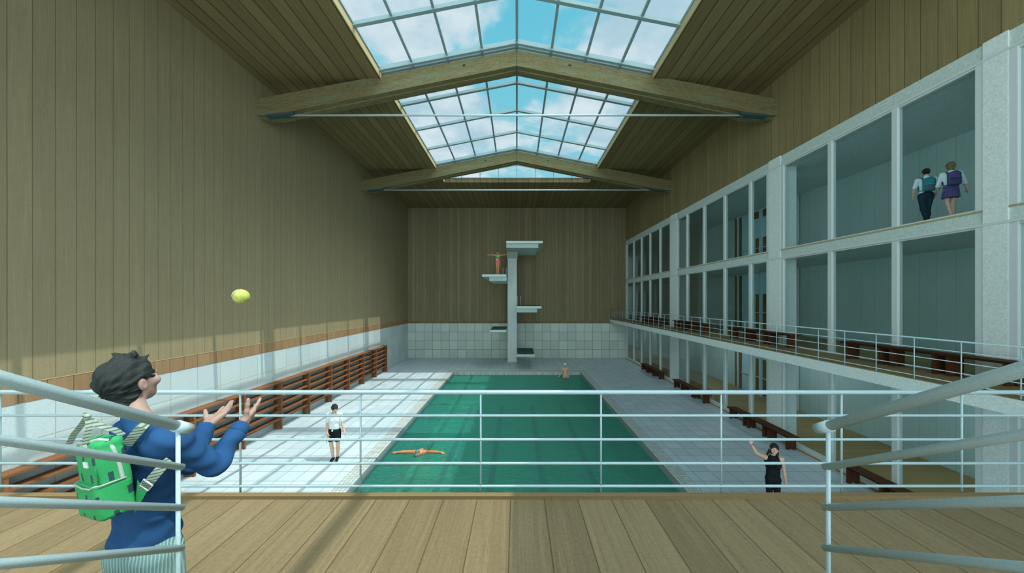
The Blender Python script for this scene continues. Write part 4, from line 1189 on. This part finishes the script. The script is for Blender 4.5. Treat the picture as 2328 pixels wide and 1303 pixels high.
# butterfly swimmer
sw = thing('person', (-3.38, 11.5, -.22), 'swimmer with goggles and both arms spread, racing butterfly towards the viewer', 'person')
P = Person(1.80); J = P.J
M['cap_grey'] = plain('grey swim cap', c3(96, 110, 116), .4, .5)
F = Field((-1.15, -.35, -.55), (1.15, 1.7, .3), .008)
hd = np.array((0, -.16, .085)); R = frame(nrm((0, -1, .02))); ng = np.array((0, .06, .0))
add_head(F, hd, R, 1.0, ng, .058)
F.cone((-.15, .12, -.005), (.15, .12, -.005), .085, .085, .05); F.cone((0, .12, -.03), (0, .55, -.14), .12, .11, .08); F.cone((0, .55, -.14), (0, .85, -.2), .11, .11, .05)
for sx in (-1, 1):
    F.cone((sx * .17, .12, .02), (sx * .46, .08, .04), .056, .043, .03); F.cone((sx * .46, .08, .04), (sx * .58, .06, .045), .043, .043, .01)
    F.cone((sx * .58, .06, .045), (sx * .76, .02, .05), .043, .026, .01)
    add_hand(F, (sx * .77, .02, .05), (sx * 1, -.1, .06 if sx < 0 else -.2), (0, .2, -1), (0, -1, 0), 1.0, (.2, .2, .25, .3), .15, .5)
    F.cone((sx * .09, .9, -.22), (sx * .1, 1.25, -.3), .08, .055, .04); F.cone((sx * .1, 1.25, -.3), (sx * .1, 1.6, -.36), .055, .035, .02)
F.mesh('body', M['skin_tan'], sw)
F = Field(hd - .2, hd + .2, .006); F.ell(loc(R, hd, (0, .016, .032)), (.081, .102, .1), R, .01); F.ell(loc(R, hd, (0, -.1, -.05)), (.09, .09, .10), R, .01, 'sub')
F.plane(loc(R, hd, (0, 0, -.02)), (0, 0, -1)); F.mesh('swim_cap', M['cap_grey'], sw)
for sx in (-1, 1):
    MB().ball(Vector(loc(R, hd, (sx * .031, -.094, .006))), .019, 12, (1, .6, .8)).build('goggle_lens', M['blue_trim'], sw, True, local=True)
MB().tube([loc(R, hd, p) for p in ((-.085, .0, .01), (-.05, -.085, .008), (0, -.102, .006), (.05, -.085, .008), (.085, .0, .01))], .005, 6).build('goggle_strap', M['white_cloth'], sw, True, local=True)
MB().tube([loc(R, hd, p) for p in ((-.02, -.086, -.055), (0, -.094, -.058), (.02, -.086, -.055))], .007, 8).build('mouth', M['eye_dark'], sw, True, local=True)

# man standing in the far end of the pool
mn = thing('person', (3.33, 22.9, -1.02), 'bare-chested man with white cap and dark goggles standing at the far pool end', 'person')
P = Person(1.80, 1.05); J = P.J
P.hf = nrm((-.45, -1, -.15)); J['head'] += np.array((-.04, -.03, 0))
J['elR'] = np.array((-.30, -.04, 1.13)); J['wrR'] = np.array((-.44, -.20, .93)); J['elL'] = np.array((.27, .04, 1.12)); J['wrL'] = np.array((.20, -.20, .9))
P.hands = {'R': dict(d=(-1, -.3, -.1), pn=(0, 0, -1), ac=(0, -1, 0)), 'L': dict(d=(-.8, -.6, 0), pn=(0, 0, -1), ac=(0, -1, 0))}
for q in 'RL':
    J['an' + q][2] += 0.0
P.skin(M['skin_pale'], mn, .01)
c = J['head']; R = P.R
F = Field(c - .2, c + .2, .006); F.ell(loc(R, c, (0, .016, .032)), (.083, .104, .103), R, .01); F.ell(loc(R, c, (0, -.1, -.06)), (.09, .09, .10), R, .01, 'sub')
F.plane(loc(R, c, (0, 0, -.02)), -R[:, 2]); F.mesh('swim_cap', M['white_cloth'], mn)
for sx in (-1, 1): MB().ball(Vector(loc(R, c, (sx * .031, -.094, .006))), .022, 12, (1, .7, .9)).build('goggle_lens', M['eye_dark'], mn, True, local=True)
MB().tube([loc(R, c, p) for p in ((-.02, -.088, -.055), (0, -.096, -.057), (.02, -.088, -.055))], .005, 8).build('mouth', M['lips'], mn, True, local=True)
F = Field((-.3, -.2, .6), (.3, .25, 1.05), .01); F.ell(J['pelvis'], (.17, .135, .12), None, .02)
for q in 'RL': F.cone(J['hp' + q], J['hp' + q] + (J['kn' + q] - J['hp' + q]) * .4, .095, .085, .02)
F.plane((0, 0, .785), (0, 0, 1)); F.mesh('swim_trunks', M['black_cloth'], mn)

# diver on the left platform
dv = thing('person', (-1.40, 24.35, 6.962), 'diver with arms spread in green, white and pink swimsuit on the high left platform', 'person')
P = Person(1.72, .93, True); J = P.J
J['shR'] = np.array((-.165, 0, 1.40)); J['elR'] = np.array((-.43, -.02, 1.42)); J['wrR'] = np.array((-.66, -.04, 1.41))
J['shL'] = np.array((.165, 0, 1.40)); J['elL'] = np.array((.43, -.02, 1.42)); J['wrL'] = np.array((.66, -.04, 1.43))
for q, sx in (('R', -1), ('L', 1)):
    J['kn' + q] = np.array((sx * .062, -.01, .49)); J['an' + q] = np.array((sx * .045, .03, .085)); J['hp' + q][0] = sx * .08
P.hands = {'R': dict(d=(-1, 0, 0), pn=(0, 0, -1), ac=(0, -1, 0), curl=(.05,) * 4), 'L': dict(d=(1, 0, 0), pn=(0, 0, -1), ac=(0, -1, 0), curl=(.05,) * 4)}
P.skin(M['skin_tan'], dv, .009); P.face(dv)
hair_for(P, dv, M['hair_dark'], 0.0, .008, 2)
m, t, p, o = new_mat('green white and pink swimsuit')
v = t.node('ShaderNodeTexCoord').outputs['Object']; s = t.node('ShaderNodeSeparateXYZ'); t.link(v, s.inputs[0])
dg = t.m('SUBTRACT', s.outputs[2], t.m('MULTIPLY', s.outputs[0], .9))
cc = t.mix(t.m('GREATER_THAN', dg, 1.12), c3(232, 60, 120), c3(230, 235, 225))
cc = t.mix(t.m('GREATER_THAN', t.m('SUBTRACT', s.outputs[2], t.m('MULTIPLY', s.outputs[0], .5)), 1.14), cc, c3(40, 168, 70))
dt = t.node('ShaderNodeVectorMath', operation='DISTANCE'); t.link(v, dt.inputs[0]); dt.inputs[1].default_value = (.05, -.1, 1.28)
cc = t.mix(t.m('LESS_THAN', dt.outputs['Value'], .055), cc, c3(226, 130, 60))
t.put(p.inputs['Base Color'], cc); p.inputs['Roughness'].default_value = .5
a, b = P.lo(.12); F = Field(a, b, .009); P.torso(F, .008)
for sx in (-1, 1):
    F.ell((sx * .20, 0, 1.42), (.10, .2, .11), None, .01, 'sub'); F.cone((sx * .05, -.09, 1.33), (sx * .05, .02, 1.45), .02, .018, .02)
F.ell((0, -.12, 1.42), (.04, .08, .06), None, .02, 'sub')
F.plane((0, 0, 1.46), (0, 0, 1)); F.plane((0, 0, .84), (0, 0, -1)); F.mesh('swimsuit', m, dv)

# the two school children walking behind the upper glass, seen from the back
def kid(loc_, lab, H, boy_, rz):
    r = thing('person', loc_, lab, 'person', None, rz)
    P = Person(H, .84, not boy_); J = P.J; k = P.k
    P.hf = (0, -1, 0)
    if boy_:
        J['knR'] += np.array((.06, -.04, 0)) * k; J['anR'] += np.array((.11, -.02, 0)) * k; J['knL'] += np.array((-.06, 0, 0)) * k; J['anL'] += np.array((-.11, .05, 0)) * k
        for q, sx in (('R', -1), ('L', 1)): J['el' + q] = np.array((sx * .27, .02, 1.13)) * k; J['wr' + q] = np.array((sx * .25, -.10, .93)) * k
    else:
        J['knR'] += np.array((.05, -.05, 0)) * k; J['anR'] += np.array((.09, -.02, 0)) * k; J['knL'] += np.array((-.05, 0, 0)) * k; J['anL'] += np.array((-.10, .05, 0)) * k
        J['elL'] = np.array((.235, -.05, 1.13)) * k; J['wrL'] = np.array((.20, -.16, 1.0)) * k
        J['elR'] = np.array((-.26, .03, 1.14)) * k; J['wrR'] = np.array((-.33, -.0, .90)) * k
    P.skin(M['skin_pale'], r, .008); P.face(r)
    hair_for(P, r, M['hair_dark'] if boy_ else M['hair_blond'], 0.0 if boy_ else .07, .010 if boy_ else .02, 3)
    a, b = P.lo(.15); F = Field(a, b, .008); P.torso(F, .010)
    for q in 'RL': P.arm(F, q, .014, (0, .75 if boy_ else 1.75))
    F.cone(J['neck'] - np.array((0, 0, .03)), J['neck'] + np.array((0, 0, .01)), .06, .055, .02)
    F.plane(np.array((0, 0, .98 if boy_ else 1.045)) * k, (0, 0, -1)); F.mesh('white_shirt', M['white_cloth'], r)
    F = Field(a, b, .008)
    if boy_:
        F.ell(J['pelvis'] + np.array((0, .012, 0)), np.array((.135, .13, .13)) * k, None, .02)
        for q in 'RL':
            kn, hp, an = J['kn' + q], J['hp' + q], J['an' + q]
            F.cone(hp, kn, .090 * k, .072 * k, .03); F.cone(kn, kn + (an - kn) * .35 + np.array((0, .018, 0)), .078 * k, .074 * k, .02); F.cone(kn + (an - kn) * .35 + np.array((0, .018, 0)), an + np.array((0, 0, .01)), .074 * k, .055 * k, .02)
        F.plane(np.array((0, 0, 1.03)) * k, (0, 0, 1)); F.mesh('trousers', M['navy'], r)
    else:
        F.cone(np.array((0, .01, 1.02)) * k, np.array((0, .01, .70)) * k, .150 * k, .18 * k, .02, flat=((0, 1, 0), 1.2))
        F.ripple(lambda X, Y, Z: .006 * np.sin(np.arctan2(X, Y) * 16))
        F.plane(np.array((0, 0, 1.05)) * k, (0, 0, 1)); F.plane(np.array((0, 0, .68)) * k, (0, 0, -1)); F.mesh('skirt', M['purple'], r)
    for q in 'RL':
        F = Field(J['an' + q] - .2, J['an' + q] + .2, .008); P.foot(F, q, .008); F.plane((0, 0, .003), (0, 0, -1)); F.mesh('shoe', M['black_cloth'], r)
    # school bag on the back
    bx = thing('backpack', loc_, ('teal and grey backpack worn by the schoolboy behind the upper glass' if boy_ else 'purple backpack worn by the schoolgirl behind the upper glass'), 'backpack', None, rz)
    c = np.array((0, .17, 1.21)) * k
    F = Field(c - .3, c + .3, .008)
    F.box(c, np.array((.135, .075, .20)) * k, None, .05, .02); F.ell(c + np.array((0, 0, .14)) * k, np.array((.12, .07, .10)) * k, None, .03)
    F.mesh('main_bag', M['bag_teal'] if boy_ else M['purple'], bx)
    F = Field(c - .3, c + .3, .008); F.box(c + np.array((0, .05, -.09)) * k, np.array((.112, .055, .10)) * k, None, .03, .01)
    F.mesh('front_pocket', M['bag_grey'] if boy_ else M['purple_d'], bx)
    MB().box(c + np.array((-.11, .088, -.01)) * k, c + np.array((.11, .112, .012)) * k).build('trim_band', M['bag_trim'] if boy_ else M['bag_dark'], bx, local=True)
    for sx in (-1, 1):
        MB().ribbon([np.array(q) * k for q in ((sx * .09, .10, 1.36), (sx * .10, .06, 1.475), (sx * .105, -.04, 1.475), (sx * .10, -.125, 1.36), (sx * .11, -.125, 1.2), (sx * .15, .02, 1.07), (sx * .12, .12, 1.06))], (1, 0, 0), .04 * k, .006).build('shoulder_strap', M['bag_teal'] if boy_ else M['purple'], bx, local=True)
M['navy'] = plain('navy trousers', c3(36, 52, 66), .8, .1)
M['purple'] = plain('purple cloth', c3(88, 80, 124), .8, .1)
M['purple_d'] = plain('dark purple cloth', c3(76, 70, 110), .8, .1)
M['bag_teal'] = plain('teal bag', c3(54, 128, 138), .8, .1)
M['bag_grey'] = plain('grey bag pocket', c3(82, 102, 108), .8, .1)
M['bag_trim'] = plain('turquoise trim', c3(70, 168, 168), .8, .1)
M['bag_dark'] = plain('dark green trim', c3(50, 74, 66), .8, .1)
kid((at(2105, 0, 8.15).x, 8.15, 6.9), 'schoolboy in white shirt and dark trousers walking away behind the upper glass', 1.36, True, math.pi - .5)
kid((at(2161, 0, 7.7).x, 7.7, 6.9), 'schoolgirl in white blouse and purple skirt walking away behind the upper glass', 1.33, False, math.pi - .5)
